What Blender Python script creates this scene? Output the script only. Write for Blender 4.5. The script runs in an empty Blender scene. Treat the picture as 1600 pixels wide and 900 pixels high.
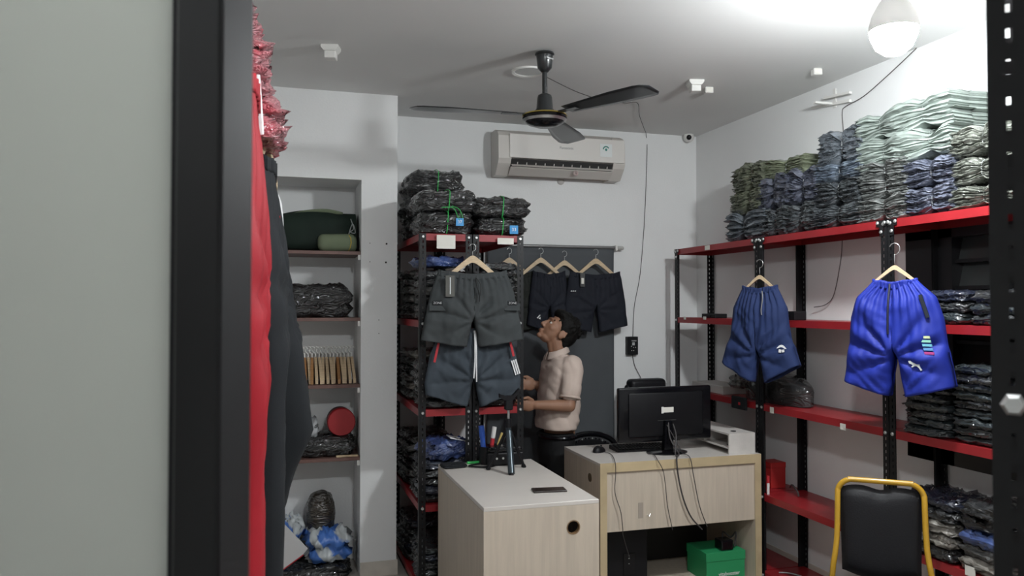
import bpy, bmesh, math, random
from mathutils import Vector, Matrix, noise
D = bpy.data
SC = bpy.context.scene
COL = SC.collection
PI = math.pi
# ------------------------------------------------------------------ camera
F_PX, YAW, PITCH, CAMZ = 1235.0, math.radians(16.8), math.atan(28/1235.0), 1.6
cam_d = D.cameras.new('camera'); cam = D.objects.new('camera', cam_d); COL.objects.link(cam)
cam.location = (0, 0, CAMZ)
cam.rotation_euler = (PI/2 + PITCH, 0, -YAW)
cam_d.sensor_width = 36; cam_d.lens = F_PX/1600*36; cam_d.clip_start = 0.02
cam_d.dof.use_dof = True; cam_d.dof.focus_distance = 4.3; cam_d.dof.aperture_fstop = 8.0
SC.camera = cam
# ------------------------------------------------------------------ world, lamps, exposure
W = D.worlds.new('world'); SC.world = W; W.use_nodes = True
W.node_tree.nodes['Background'].inputs[0].default_value = (0.75, 0.8, 0.85, 1)
W.node_tree.nodes['Background'].inputs[1].default_value = 0.02
BULB = (2.20, 2.38, 2.63); BULB_L = 385.0
BULB2 = (0.60, 0.80, 2.63); BULB2_L = 290.0
SC.view_settings.view_transform = 'Standard'; SC.view_settings.look = 'None'
SC.view_settings.exposure = 0.42; SC.view_settings.gamma = 1; SC.view_settings.use_curve_mapping = False
# ------------------------------------------------------------------ pixel -> point on a real plane (for measuring)
FW = Vector((math.sin(YAW)*math.cos(PITCH), math.cos(YAW)*math.cos(PITCH), math.sin(PITCH)))
RT = Vector((math.cos(YAW), -math.sin(YAW), 0)); UP = RT.cross(FW)
def ray(u, v): return FW + RT*((u-800)/F_PX) + UP*((450-v)/F_PX)
def atY(u, v, Y): r = ray(u, v); return Vector((0, 0, CAMZ)) + r*(Y/r.y)
def atX(u, v, X): r = ray(u, v); return Vector((0, 0, CAMZ)) + r*(X/r.x)
def atZ(u, v, Z): r = ray(u, v); return Vector((0, 0, CAMZ)) + r*((Z-CAMZ)/r.z)
# ------------------------------------------------------------------ materials
MATS = {}
def new_mat(name):
    m = D.materials.new(name); m.use_nodes = True; MATS[name] = m
    nt = m.node_tree; return m, nt, nt.nodes['Principled BSDF']
def mat(name, col, rough=.6, metal=0., coat=0., bump=0., bscale=60., var=0., vscale=6., col2=None, stretch=None, spec=.5, coatr=.08, dist=.01):
    if name in MATS: return MATS[name]
    m, nt, b = new_mat(name); N = nt.nodes; L = nt.links
    b.inputs['Base Color'].default_value = (*col, 1); b.inputs['Roughness'].default_value = rough
    b.inputs['Metallic'].default_value = metal; b.inputs['Coat Weight'].default_value = coat
    b.inputs['Coat Roughness'].default_value = coatr; b.inputs['Specular IOR Level'].default_value = spec
    tc = N.new('ShaderNodeTexCoord'); vec = tc.outputs['Object']
    if stretch:
        mp = N.new('ShaderNodeMapping'); mp.inputs['Scale'].default_value = stretch; L.new(vec, mp.inputs[0]); vec = mp.outputs[0]
    if var > 0:
        n = N.new('ShaderNodeTexNoise'); n.inputs['Scale'].default_value = vscale; n.inputs['Detail'].default_value = 5; L.new(vec, n.inputs['Vector'])
        mx = N.new('ShaderNodeMix'); mx.data_type = 'RGBA'
        c2 = col2 if col2 else tuple(c*(1-var) for c in col)
        mx.inputs[6].default_value = (*col, 1); mx.inputs[7].default_value = (*c2, 1)
        mr = N.new('ShaderNodeMapRange'); mr.inputs[1].default_value = .35; mr.inputs[2].default_value = .68
        L.new(n.outputs['Fac'], mr.inputs[0]); L.new(mr.outputs[0], mx.inputs[0]); L.new(mx.outputs[2], b.inputs['Base Color'])
    if bump > 0:
        n2 = N.new('ShaderNodeTexNoise'); n2.inputs['Scale'].default_value = bscale; n2.inputs['Detail'].default_value = 3; L.new(vec, n2.inputs['Vector'])
        bp = N.new('ShaderNodeBump'); bp.inputs['Strength'].default_value = bump; bp.inputs['Distance'].default_value = dist
        L.new(n2.outputs['Fac'], bp.inputs['Height']); L.new(bp.outputs[0], b.inputs['Normal'])
        if coat > 0: L.new(bp.outputs[0], b.inputs['Coat Normal'])
    return m
def plastic(name, col, col2=None, rough=.55, strength=.75, scale=16):
    """garments under crinkled clear film: cloth colour with a glossy wrinkled coat"""
    if name in MATS: return MATS[name]
    m, nt, b = new_mat(name); N = nt.nodes; L = nt.links
    b.inputs['Roughness'].default_value = rough; b.inputs['Coat Weight'].default_value = 1; b.inputs['Coat Roughness'].default_value = .08; b.inputs['Coat IOR'].default_value = 1.62
    tc = N.new('ShaderNodeTexCoord')
    n = N.new('ShaderNodeTexNoise'); n.inputs['Scale'].default_value = 9; n.inputs['Detail'].default_value = 4; L.new(tc.outputs['Object'], n.inputs['Vector'])
    mx = N.new('ShaderNodeMix'); mx.data_type = 'RGBA'; mx.inputs[6].default_value = (*col, 1)
    mx.inputs[7].default_value = (*(col2 or tuple(c*.55 for c in col)), 1)
    mr = N.new('ShaderNodeMapRange'); mr.inputs[1].default_value = .38; mr.inputs[2].default_value = .62
    L.new(n.outputs['Fac'], mr.inputs[0]); L.new(mr.outputs[0], mx.inputs[0]); L.new(mx.outputs[2], b.inputs['Base Color'])
    mp = N.new('ShaderNodeMapping'); mp.inputs['Scale'].default_value = (1, 1, 2.2); L.new(tc.outputs['Object'], mp.inputs[0])
    n2 = N.new('ShaderNodeTexNoise'); n2.inputs['Scale'].default_value = scale*.8; n2.inputs['Detail'].default_value = 1; n2.inputs['Distortion'].default_value = 2.2
    L.new(mp.outputs[0], n2.inputs['Vector'])
    sb = N.new('ShaderNodeMath'); sb.operation = 'SUBTRACT'; sb.inputs[1].default_value = .5; L.new(n2.outputs['Fac'], sb.inputs[0])
    ab = N.new('ShaderNodeMath'); ab.operation = 'ABSOLUTE'; L.new(sb.outputs[0], ab.inputs[0])
    bp = N.new('ShaderNodeBump'); bp.inputs['Strength'].default_value = strength; bp.inputs['Distance'].default_value = .03
    L.new(ab.outputs[0], bp.inputs['Height']); L.new(bp.outputs[0], b.inputs['Coat Normal']); L.new(bp.outputs[0], b.inputs['Normal'])
    return m
def emit(name, col, s):
    m, nt, b = new_mat(name); b.inputs['Base Color'].default_value = (*col, 1)
    b.inputs['Emission Color'].default_value = (*col, 1); b.inputs['Emission Strength'].default_value = s
    return m
M_WALL = mat('wall_paint', (.78, .785, .78), .75, bump=.08, bscale=90, var=.05, vscale=1.6)
M_CEIL = mat('ceiling_paint', (.70, .70, .69), .8, var=.04, vscale=1.2)
M_FLOOR = mat('floor_tile', (.42, .39, .35), .35, var=.2, vscale=5)
M_BASE = mat('baseboard_tile', (.62, .57, .50), .4, var=.12, vscale=14)
M_RED = mat('red_enamel', (.30, .014, .019), .42, coat=.12, var=.18, vscale=9)
M_BLK = mat('black_enamel', (.009, .009, .010), .45, bump=.05, bscale=120, spec=.3)
M_ZINC = mat('zinc_bolt', (.62, .63, .62), .35, metal=.8)
M_BPL = mat('black_plastic', (.008, .008, .0095), .45, spec=.25)
M_BGL = mat('black_gloss_plastic', (.005, .005, .0065), .2, coat=.15, spec=.3)
M_WPL = mat('white_plastic', (.72, .71, .68), .45)
M_ACW = mat('ac_cream_plastic', (.60, .57, .53), .42)
M_ACD = mat('ac_dark_gap', (.03, .03, .03), .7)
M_WOODH = mat('hanger_wood', (.62, .47, .30), .5, var=.25, vscale=7, stretch=(4, 4, 25))
M_WOODD = mat('hanger_wood_dark', (.40, .20, .08), .5, var=.3, vscale=7, stretch=(4, 4, 25))
M_STEEL = mat('steel_wire', (.55, .55, .55), .3, metal=.9)
M_DESKV = mat('desk_veneer', (.56, .48, .39), .5, var=.13, vscale=3.5, stretch=(14, 14, .9), bump=.04, bscale=20)
M_DESKT = mat('desk_top_laminate', (.60, .56, .52), .33, var=.06, vscale=4)
M_DESKE = mat('desk_edge_band', (.52, .41, .25), .5, var=.2, vscale=6)
M_NSH = mat('niche_shelf_board', (.16, .085, .07), .5, var=.2, vscale=10)
M_PAPER = mat('paper', (.72, .70, .64), .8)
M_CURT = mat('grey_backdrop', (.085, .092, .10), .85, bump=.15, bscale=300, var=.15, vscale=3)
M_GREEN = mat('green_string', (.03, .42, .08), .4)
M_WIRE = mat('dark_wire', (.05, .045, .045), .6)
M_BLUETAG = mat('blue_tag', (.03, .28, .62), .4)
M_WHITE = mat('white_print', (.8, .8, .8), .6)
# ------------------------------------------------------------------ object helpers
def link(name, me, m=None, parent=None):
    o = D.objects.new(name, me); COL.objects.link(o)
    if m is not None and me is not None and hasattr(me, 'materials') and len(me.materials) == 0: me.materials.append(m)
    if parent is not None: o.parent = parent
    return o
def fin(bm, name, smooth=False, ang=None):
    bmesh.ops.recalc_face_normals(bm, faces=bm.faces)
    me = D.meshes.new(name); bm.to_mesh(me); bm.free()
    if smooth:
        for p in me.polygons: p.use_smooth = True
        if ang: me.set_sharp_from_angle(angle=math.radians(ang))
    return me
def part(name, bm, m, parent=None, smooth=False, ang=35, label=None):
    o = link(name, fin(bm, name, smooth, ang), m, parent)
    if label: o['label'] = label
    return o
def tag(o, label, cat, group=None, kind=None):
    o['label'] = label; o['category'] = cat
    if group: o['group'] = group
    if kind: o['kind'] = kind
    return o
def struct(o, label=None, cat=None):
    o['kind'] = 'structure'
    if label: o['label'] = label
    if cat: o['category'] = cat
    return o
def thing(name, label, cat, loc=(0, 0, 0), rz=0., group=None):
    o = D.objects.new(name, None); COL.objects.link(o); o.empty_display_size = .05
    o.location = loc; o.rotation_euler = (0, 0, rz)
    return tag(o, label, cat, group)
def dup(root, loc=None, rz=None, label=None, parent=None):
    r = root.copy(); COL.objects.link(r)
    if parent is not None: r.parent = parent
    if loc is not None: r.location = loc
    if rz is not None: r.rotation_euler = (0, 0, rz)
    if label: r['label'] = label
    for ch in list(root.children):
        dup(ch, parent=r)
    return r
B = bmesh.new
def box(bm, x0, x1, y0, y1, z0, z1, bev=0., seg=1, M=None):
    r = bmesh.ops.create_cube(bm, size=1)
    vs = r['verts']
    for v in vs: v.co = Vector(((x0+x1)/2+v.co.x*(x1-x0), (y0+y1)/2+v.co.y*(y1-y0), (z0+z1)/2+v.co.z*(z1-z0)))
    if bev > 0:
        es = list({e for v in vs for e in v.link_edges})
        rr = bmesh.ops.bevel(bm, geom=es, offset=bev, segments=seg, affect='EDGES', profile=.5)
        vs = list({v for f in rr['faces'] for v in f.verts} | {v for v in vs if v.is_valid})
    if M is not None: bmesh.ops.transform(bm, matrix=M, verts=[v for v in vs if v.is_valid])
    return bm
def bx(*a, bev=0., seg=1): return box(B(), *a, bev=bev, seg=seg)
def frame_at(t):
    t = t.normalized(); a = Vector((0, 0, 1)) if abs(t.z) < .9 else Vector((1, 0, 0))
    u = t.cross(a).normalized(); return u, t.cross(u).normalized()
def tube(bm, pts, r, n=8, cap=True, closed=False):
    pts = [Vector(p) for p in pts]; rings = []
    rs = r if isinstance(r, (list, tuple)) else [r]*len(pts)
    pu = None
    for i, p in enumerate(pts):
        if closed: t = pts[(i+1) % len(pts)] - pts[i-1]
        else: t = pts[min(i+1, len(pts)-1)] - pts[max(i-1, 0)]
        if t.length < 1e-9: t = Vector((0, 0, 1))
        t.normalize()
        if pu is None: u, w = frame_at(t)
        else:
            u = pu - t*pu.dot(t)
            u = u.normalized() if u.length > 1e-6 else frame_at(t)[0]
            w = t.cross(u)
        pu = u
        rings.append([bm.verts.new(p + (u*math.cos(2*PI*k/n) + w*math.sin(2*PI*k/n))*rs[i]) for k in range(n)])
    m = len(rings)
    for i in range(m if closed else m-1):
        a, b = rings[i], rings[(i+1) % m]
        for k in range(n): bm.faces.new((a[k], a[(k+1) % n], b[(k+1) % n], b[k]))
    if cap and not closed: bm.faces.new(rings[0][::-1]); bm.faces.new(rings[-1])
    return bm
def smooth_path(pts, n=6):
    pts = [Vector(p) for p in pts]; out = []
    for i in range(len(pts)-1):
        p0, p1, p2, p3 = pts[max(i-1, 0)], pts[i], pts[i+1], pts[min(i+2, len(pts)-1)]
        for k in range(n):
            t = k/n
            out.append(.5*((2*p1)+(p2-p0)*t+(2*p0-5*p1+4*p2-p3)*t*t+(3*p1-p0-3*p2+p3)*t**3))
    out.append(pts[-1]); return out
def lathe(bm, prof, n=24, M=None, cap=True):
    rings = []
    for r, z in prof:
        rings.append([bm.verts.new((max(r, 1e-4)*math.cos(2*PI*k/n), max(r, 1e-4)*math.sin(2*PI*k/n), z)) for k in range(n)])
    for a, b in zip(rings, rings[1:]):
        for k in range(n): bm.faces.new((a[k], a[(k+1) % n], b[(k+1) % n], b[k]))
    if cap: bm.faces.new(rings[0][::-1]); bm.faces.new(rings[-1])
    if M is not None: bmesh.ops.transform(bm, matrix=M, verts=[v for r in rings for v in r])
    return bm
def prism(bm, poly, d0, d1, axis='y', M=None):
    def mk(a, b, d): return {'y': (a, d, b), 'x': (d, a, b), 'z': (a, b, d)}[axis]
    A = [bm.verts.new(mk(a, b, d0)) for a, b in poly]; C = [bm.verts.new(mk(a, b, d1)) for a, b in poly]
    bm.faces.new(A); bm.faces.new(C[::-1]); n = len(poly)
    for i in range(n): bm.faces.new((A[i], C[i], C[(i+1) % n], A[(i+1) % n]))
    if M is not None: bmesh.ops.transform(bm, matrix=M, verts=A+C)
    return bm
def grid_surf(bm, fn, nu, nv):
    V = [[bm.verts.new(fn(i/nu, j/nv)) for i in range(nu+1)] for j in range(nv+1)]
    for j in range(nv):
        for i in range(nu): bm.faces.new((V[j][i], V[j][i+1], V[j+1][i+1], V[j+1][i]))
    return V
def solid(o, t, off=0):
    md = o.modifiers.new('thickness', 'SOLIDIFY'); md.thickness = t; md.offset = off; return o
def text_part(name, s, size, m, parent, loc, rot, ext=.0006):
    cu = D.curves.new(name, 'FONT'); cu.body = s; cu.size = size; cu.align_x = 'CENTER'; cu.align_y = 'CENTER'; cu.extrude = ext
    t = D.objects.new(name, cu); COL.objects.link(t)
    dg = bpy.context.evaluated_depsgraph_get(); me = D.meshes.new_from_object(t.evaluated_get(dg)); me.name = name
    D.objects.remove(t); D.curves.remove(cu)
    me.materials.clear(); o = link(name, me, m, parent); o.location = loc; o.rotation_euler = rot
    return o
# ================================================================== STRUCTURE
XR, YB, ZC, XL, YF = 3.03, 5.256, 2.87, -1.0, -2.6
YN, XP, NX1, NX0, NZ, NYB = 4.75, .712, .498, -.36, 2.35, 5.12
struct(part('floor', bx(XL-.1, XR+.1, YF-.1, YB+.1, -.1, 0), M_FLOOR))
struct(part('ceiling', bx(XL-.1, XR+.1, YF-.1, YB+.1, ZC, ZC+.1), M_CEIL))
struct(part('wall_back', bx(XP, XR+.1, YB, YB+.1, 0, ZC), M_WALL))
WRz0, WRz1, WRy0, WRy1 = .86, 1.97, 2.05, 3.2      # window opening in the right wall
bm = B()
box(bm, XR, XR+.1, YF, WRy0, 0, ZC); box(bm, XR, XR+.1, WRy1, YB, 0, ZC)
box(bm, XR, XR+.1, WRy0, WRy1, 0, WRz0); box(bm, XR, XR+.1, WRy0, WRy1, WRz1, ZC)
struct(part('wall_right', bm, M_WALL))
struct(part('wall_left', bx(XL-.1, XL, YF, YB, 0, ZC), M_WALL))
struct(part('wall_front', bx(XL-.1, XR+.1, YF-.1, YF, 0, ZC), M_WALL))
bm = B()
box(bm, XL, NX0, YN, YB+.1, 0, ZC); box(bm, NX1, XP, YN, YB+.1, 0, ZC)
box(bm, NX0, NX1, YN, YB+.1, NZ, ZC); box(bm, NX0, NX1, NYB, YB+.1, 0, NZ)
wn = struct(part('wall_niche', bm, M_WALL))
bm = B()
me_hole = fin(lathe(bm, [(.0, -.001), (.006, -.001), (.006, .001), (.0, .001)], 10), 'screw_hole')
M_HOLE = mat('hole_dark', (.03, .025, .02), .9)
for u, v in ((604, 381), (603, 410), (578, 380), (578, 409), (592, 500), (592, 521)):
    h = link('screw_hole', me_hole, M_HOLE, wn); h.location = atY(u, v, YN-.0005); h.rotation_euler = (PI/2, 0, 0)
    if u < 600: h.scale = (.45, .45, 1)
bm = B(); n_t = 0
bb = D.objects.new('baseboard_niche', None); COL.objects.link(bb); struct(bb)
for x0, x1, y0, y1 in ((NX1+.001, XP+.008, YN-.008, YN), (XP, XP+.008, YN, YB-.001), (XL+.01, NX0, YN-.008, YN)):
    part('baseboard_tile', bx(x0, x1, y0, y1, 0, .088, bev=.0015), M_BASE, bb)
for i, (x0, x1) in enumerate(((XP+.01, 1.4), (1.403, 2.1), (2.103, XR-.001))):
    if i == 0: bk = D.objects.new('baseboard_back', None); COL.objects.link(bk); struct(bk)
    part('baseboard_tile', bx(x0, x1, YB-.008, YB, 0, .088, bev=.0015), M_BASE, bk)
br = D.objects.new('baseboard_right', None); COL.objects.link(br); struct(br)
for k in range(6): part('baseboard_tile', bx(XR-.008, XR, 1.6+k*.6, 2.197+k*.6, 0, .088, bev=.0015), M_BASE, br)
# window with dark louvres in the right wall behind the near rack
win = D.objects.new('window_1', None); COL.objects.link(win); struct(win)
M_WFR = mat('window_black_frame', (.012, .012, .014), .4)
M_LOUV = mat('dark_louvre_glass', (.05, .055, .055), .18, coat=.3)
bm = B()
box(bm, XR-.015, XR+.09, WRy0, WRy1, WRz0, WRz0+.07); box(bm, XR-.015, XR+.09, WRy0, WRy1, WRz1-.05, WRz1)
box(bm, XR-.015, XR+.09, WRy0, WRy0+.06, WRz0, WRz1); box(bm, XR-.015, XR+.09, WRy1-.28, WRy1, WRz0, WRz1)
box(bm, XR-.005, XR+.09, 2.62, 2.70, WRz0, WRz1)
part('window_frame', bm, M_WFR, win)
me_lv = fin(box(B(), -.004, .004, -.28, .28, -.062, .062, bev=.002), 'louvre')
z = WRz0+.14
while z < WRz1-.06:
    for yc in (2.915-.25, 2.36):
        l = link('louvre', me_lv, M_LOUV, win); l.location = (XR+.045, yc if yc < 2.5 else 2.82, z); l.rotation_euler = (0, .25, 0)
        if yc > 2.5: l.scale = (1, .45, 1)
    part('window_bar', bx(XR+.005, XR+.03, WRy0+.06, WRy1-.28, z+.05, z+.066), M_WFR, win)
    z += .125
part('window_pane', bx(XR+.086, XR+.092, WRy0, WRy1, WRz0, WRz1), M_LOUV, win)
# half-open frosted glass door beside the camera
dr = D.objects.new('door_1', None); COL.objects.link(dr); struct(dr)
dr.location = (-.038, .619, 0); dr.rotation_euler = (0, 0, math.radians(-35))
M_FROST, fnt, fb_ = new_mat('frosted_glass')
fb_.inputs['Base Color'].default_value = (.50, .515, .49, 1); fb_.inputs['Roughness'].default_value = .45; fb_.inputs['Specular IOR Level'].default_value = .3
ftr = fnt.nodes.new('ShaderNodeBsdfTranslucent'); ftr.inputs[0].default_value = (.62, .635, .60, 1)
fmx = fnt.nodes.new('ShaderNodeMixShader'); fmx.inputs[0].default_value = .6
fnt.links.new(fb_.outputs[0], fmx.inputs[1]); fnt.links.new(ftr.outputs[0], fmx.inputs[2]); fnt.links.new(fmx.outputs[0], fnt.nodes['Material Output'].inputs[0])
M_STILE = mat('black_aluminium', (.006, .006, .007), .3, spec=.35)
part('door_stile', box(B(), -.042, 0, 0, .0395, .02, 2.25, bev=.003, seg=2), M_STILE, dr)
part('door_stile', box(B(), -.80, -.755, 0, .0395, .02, 2.25, bev=.003, seg=2), M_STILE, dr)
part('door_rail', box(B(), -.755, -.042, 0, .0395, .02, .10, bev=.002), M_STILE, dr)
part('door_rail', box(B(), -.755, -.042, 0, .0395, 2.2, 2.25, bev=.002), M_STILE, dr)
part('door_pane', bx(-.755, -.042, .012, .022, .10, 2.2), M_FROST, dr)
part('gasket', box(B(), -.052, -.042, .006, .028, .10, 2.2, bev=.002), M_BPL, dr)
# ================================================================== BULBS
def bulb(loc, L, label):
    t = thing('light_bulb', label, 'light bulb', loc)
    em = emit('bulb_glow', (.955, 1, 1.02), L)
    part('globe', lathe(B(), [(0, -.100), (.035, -.094), (.064, -.070), (.081, -.030), (.0845, -.006)], 24), em, t, True, 60)
    part('neck', lathe(B(), [(.0855, -.0065), (.086, .014), (.077, .05), (.050, .100), (.03, .125)], 24), M_WPL, t, True, 60)
    part('ceiling_socket', lathe(B(), [(.03, .125), (.045, .14), (.05, ZC-loc[2]-.0005)], 24), M_WPL, t, True, 40)
    return t
bulb(BULB, BULB_L, 'glowing white LED bulb hanging from the ceiling above the long rack')
bulb(BULB2, BULB2_L, 'white ceiling bulb overhead just inside the glass door')
# ================================================================== RACKS
def post_mesh():
    bm = B(); w = .036; H = 2.0; pitch = .03; sl = .0072; sw = .0030; t = .002
    n = int(H/pitch)
    for ax in (0, 1):
        def P(a, b, z): return (a, b, z) if ax == 0 else (b, a, z)
        c = .019
        for k in range(n):
            z0, z1 = k*H/n, (k+1)*H/n; zc = (z0+z1)/2
            xs = [0, c-sw, c+sw, w]; zs = [z0, zc-sl, zc+sl, z1]
            for d in (0, t):
                V = [[bm.verts.new(P(x, d, zz)) for x in xs] for zz in zs]
                for j in range(3):
                    for i in range(3):
                        if i == 1 and j == 1: continue
                        bm.faces.new((V[j][i], V[j][i+1], V[j+1][i+1], V[j+1][i]))
        for a in (w,):
            v = [bm.verts.new(P(a, 0, 0)), bm.verts.new(P(a, t, 0)), bm.verts.new(P(a, t, H)), bm.verts.new(P(a, 0, H))]; bm.faces.new(v)
    me = D.meshes.new('post'); bm.to_mesh(me); bm.free(); return me
ME_POST = post_mesh(); ME_POST.materials.append(M_BLK)
ME_BOLT = fin(lathe(B(), [(.0, -.002), (.0085, -.002), (.0085, .003), (.006, .006), (0, .006)], 10), 'bolt'); ME_BOLT.materials.append(M_ZINC)
SHELF_CACHE = {}
def shelf_mesh(w, l):
    k = (round(w, 3), round(l, 3))
    if k in SHELF_CACHE: return SHELF_CACHE[k]
    bm = B(); t = .002; h = .038
    box(bm, -w/2, w/2, -l/2, l/2, -t, 0)
    box(bm, -w/2, -w/2+t, -l/2, l/2, -h, -t); box(bm, w/2-t, w/2, -l/2, l/2, -h, -t)
    box(bm, -w/2+t, w/2-t, -l/2, -l/2+t, -h, -t); box(bm, -w/2+t, w/2-t, l/2-t, l/2, -h, -t)
    me = fin(bm, 'shelf'); me.materials.append(M_RED); SHELF_CACHE[k] = me; return me
LEV = (2.0, 1.52, 1.03, .51, .06)
def rack(label, x0, x1, y0, y1, front, levels=LEV, gusset=True):
    t = thing('storage_rack', label, 'rack', ((x0+x1)/2, (y0+y1)/2, 0))
    w, l = x1-x0, y1-y0
    for sx in (-1, 1):
        for sy in (-1, 1):
            p = link('post', ME_POST, None, t); p.location = (sx*w/2, sy*l/2, 0); p.scale = (-sx, -sy, 1)
    sm = shelf_mesh(w-.006, l-.006)
    for z in levels:
        s = link('shelf', sm, None, t); s.location = (0, 0, z)
        for q in (-1, 1):
            b = link('bolt', ME_BOLT, None, s)
            if front == 'x': b.location = (-w/2-.001, q*(l/2-.019), -.018); b.rotation_euler = (0, -PI/2, 0)
            else: b.location = (q*(w/2-.019), -l/2-.001, -.018); b.rotation_euler = (PI/2, 0, 0)
    if gusset and front == 'x':
        for q in (-1, 1):
            pl = [(-.055, 0), (.055, 0), (.055, -.026), (.02, -.032), (.02, -.075), (-.02, -.075), (-.02, -.032), (-.055, -.026)]
            g = part('gusset_plate', prism(B(), [(q*(l/2-.03)+a*.55, 2.0+b) for a, b in pl], -w/2-.004, -w/2-.0015, 'x'), M_BLK, t)
            for a, b in ((-.022, -.012), (.022, -.012), (0, -.055)):
                bo = link('bolt', ME_BOLT, None, g); bo.location = (-w/2-.004, q*(l/2-.03)+a, 2.0+b); bo.rotation_euler = (0, -PI/2, 0)
    return t
RA1 = rack('black post rack with red shelves beside the pillar, left of the pair', .768, 1.064, 4.30, 5.22, 'y')
RA2 = rack('black post rack with red shelves left of the man, right of the pair', 1.070, 1.366, 4.30, 5.22, 'y')
RBX0, RBX1 = 2.725, 3.02
RB1 = rack('long wall rack with red shelves, bay in the far corner behind the monitor', RBX0, RBX1, 4.022, 5.03, 'x')
RB2 = rack('long wall rack with red shelves, nearly empty bay between the blue shorts', RBX0, RBX1, 3.006, 4.016, 'x')
RB3 = rack('long wall rack with red shelves, bay behind the yellow framed chair', RBX0, RBX1, 1.98, 3.0, 'x')
RC = rack('rack behind the glass door holding the red and black trousers', -.44, -.12, 1.45, 2.55, 'y')
# near right upright of another rack
rd = thing('storage_rack', 'slotted black upright of the rack at the right edge, close up', 'rack', (.672, .606, 0), math.radians(-16.8-32))
p = link('post', ME_POST, None, rd); p.rotation_euler = (0, 0, 0)
p2 = link('post', ME_POST, None, rd); p2.location = (.9, 0, 0); p2.scale = (-1, 1, 1)
for yy in (0, 1):
    if yy:
        q = link('post', ME_POST, None, rd); q.location = (0, .3, 0); q.scale = (1, -1, 1)
        q = link('post', ME_POST, None, rd); q.location = (.9, .3, 0); q.scale = (-1, -1, 1)
me = shelf_mesh(.894, .294)
for z in LEV[:1]+LEV[2:]:
    s = link('shelf', me, None, rd); s.location = (.45+.04, .153, z)
bo = part('bolt', lathe(B(), [(0, -.004), (.0115, -.004), (.0115, .004), (.008, .009), (0, .009)], 6), M_ZINC, rd); bo.location = (.0185, -.001, 1.505); bo.rotation_euler = (PI/2, 0, 0)
# labels and tape on shelves
for u, v, w, h, lab in ((697, 378, .105, .075, 'cream paper note taped under the top shelf beside the pillar'), (790, 377, .095, .036, 'smaller cream paper note taped under the top shelf left of the grey backdrop')):
    c = atY(u, v, 4.288)
    tag(part('paper_note', bx(c.x-w/2, c.x+w/2, 4.2865, 4.288, c.z-h/2, c.z+h/2), M_PAPER), lab, 'paper note')
for i, (u, v, w, h, lab) in enumerate(((1206, 641, .035, .035, 'round white sticker on the red third shelf beside the post'), (1317, 667, .04, .032, 'white tape square on the red third shelf left of the royal blue shorts'),
      (1516, 893, .05, .04, 'white tape piece on the red shelf beside the chair'), (1105, 387, .06, .03, 'white tape on the top shelf at the far corner post'),
      (1070, 497, .03, .02, 'small torn sticker on the second shelf by the corner post'), (1101, 497, .035, .02, 'torn paper scrap on the second shelf left of the navy shorts'))):
    c = atX(u, v, 2.7235)
    tag(part('sticker', bx(2.7225, 2.7245, c.y-w/2, c.y+w/2, c.z-h/2, c.z+h/2, bev=.0004), M_PAPER), lab, 'sticker')
# ================================================================== BUNDLES
def sgnp(a, p): return math.copysign(abs(a)**p, a)
def bundle_mesh(name, L, Dp, H, ties, nl, seed, ex=.42, loose=1.0):
    """stack of folded garments, length along y, front towards -x, tied with string"""
    rnd = random.Random(seed); bm = B(); ns = 34; m = 60
    ly = [rnd.uniform(-1, 1) for _ in range(nl+2)]; lx = [rnd.uniform(-1, 1) for _ in range(nl+2)]
    per = [(1, i/33) for i in range(34)]+[(1-2*(i+1)/9, 1) for i in range(8)]+[(-1, 1-i/33) for i in range(34)]+[(-1+2*(i+1)/9, 0) for i in range(8)]
    m = len(per); rings = []
    for i in range(ns+1):
        s = i/ns; pin = 0
        for t in ties: pin = max(pin, math.exp(-((s-t)/.10)**2))
        edge = abs(2*s-1)**5
        hs = H*(1-.36*pin*loose-.04*edge); ds = Dp*(1-.16*pin)
        ring = []
        for cx, zn in per:
            wob = .55*noise.noise(Vector((s*3.5+cx, seed*3.1, zn*1.5)))*(1-.6*pin)
            q = zn*nl+wob; lay = max(0, min(nl-1, int(math.floor(q))))
            rid = abs(math.sin(PI*q))**.55
            rc = 1-.14*abs(2*zn-1)**7
            x = cx*ds/2*rc
            if abs(cx) == 1: x += cx*(.019*(rid-.8)+.012*lx[lay]*(1-.7*pin))*loose
            y = (s-.5)*L*(1+(.07*ly[lay]+.05*(rid-.7))*edge)
            z = H/2 + (zn-.5)*hs - H*.10*pin*(1-zn)*0
            z += (.006*noise.noise(Vector((s*11, zn*9, seed)))+.020*H/.12*noise.noise(Vector((s*2.6, seed*1.7, 3+zn)))*zn)*loose
            if zn == 1: z += .010*abs(math.sin(9*(cx+s*2)+seed))*(1-pin)-.006
            x += .005*noise.noise(Vector((s*16, zn*14, seed+9)))
            ring.append(bm.verts.new((x, y, max(z, 0))))
        rings.append(ring)
    for a, b in zip(rings, rings[1:]):
        for k in range(m): bm.faces.new((a[k], a[(k+1) % m], b[(k+1) % m], b[k]))
    for r, sg in ((rings[0], -1), (rings[-1], 1)):
        cs = [bm.verts.new((v.co.x*.0, v.co.y-sg*.012, v.co.z)) for v in r]
        for k in range(m): bm.faces.new((r[k], r[(k+1) % m], cs[(k+1) % m], cs[k]))
    return fin(bm, name, True, 55)
def tie_part(parent, L, Dp, H, s, m=None, r=.0016):
    y = (s-.5)*L; pts = []
    for k in range(24):
        a = 2*PI*k/24
        pts.append((sgnp(math.cos(a), .5)*(Dp*.84/2+.000), y, H*.50+sgnp(math.sin(a), .5)*(H*.64/2+.004)))
    return part('tie_string', tube(B(), pts, r, 5, closed=True), m or M_STEELW, parent, True)
M_STEELW = mat('pale_string', (.30, .32, .32), .6)
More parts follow.
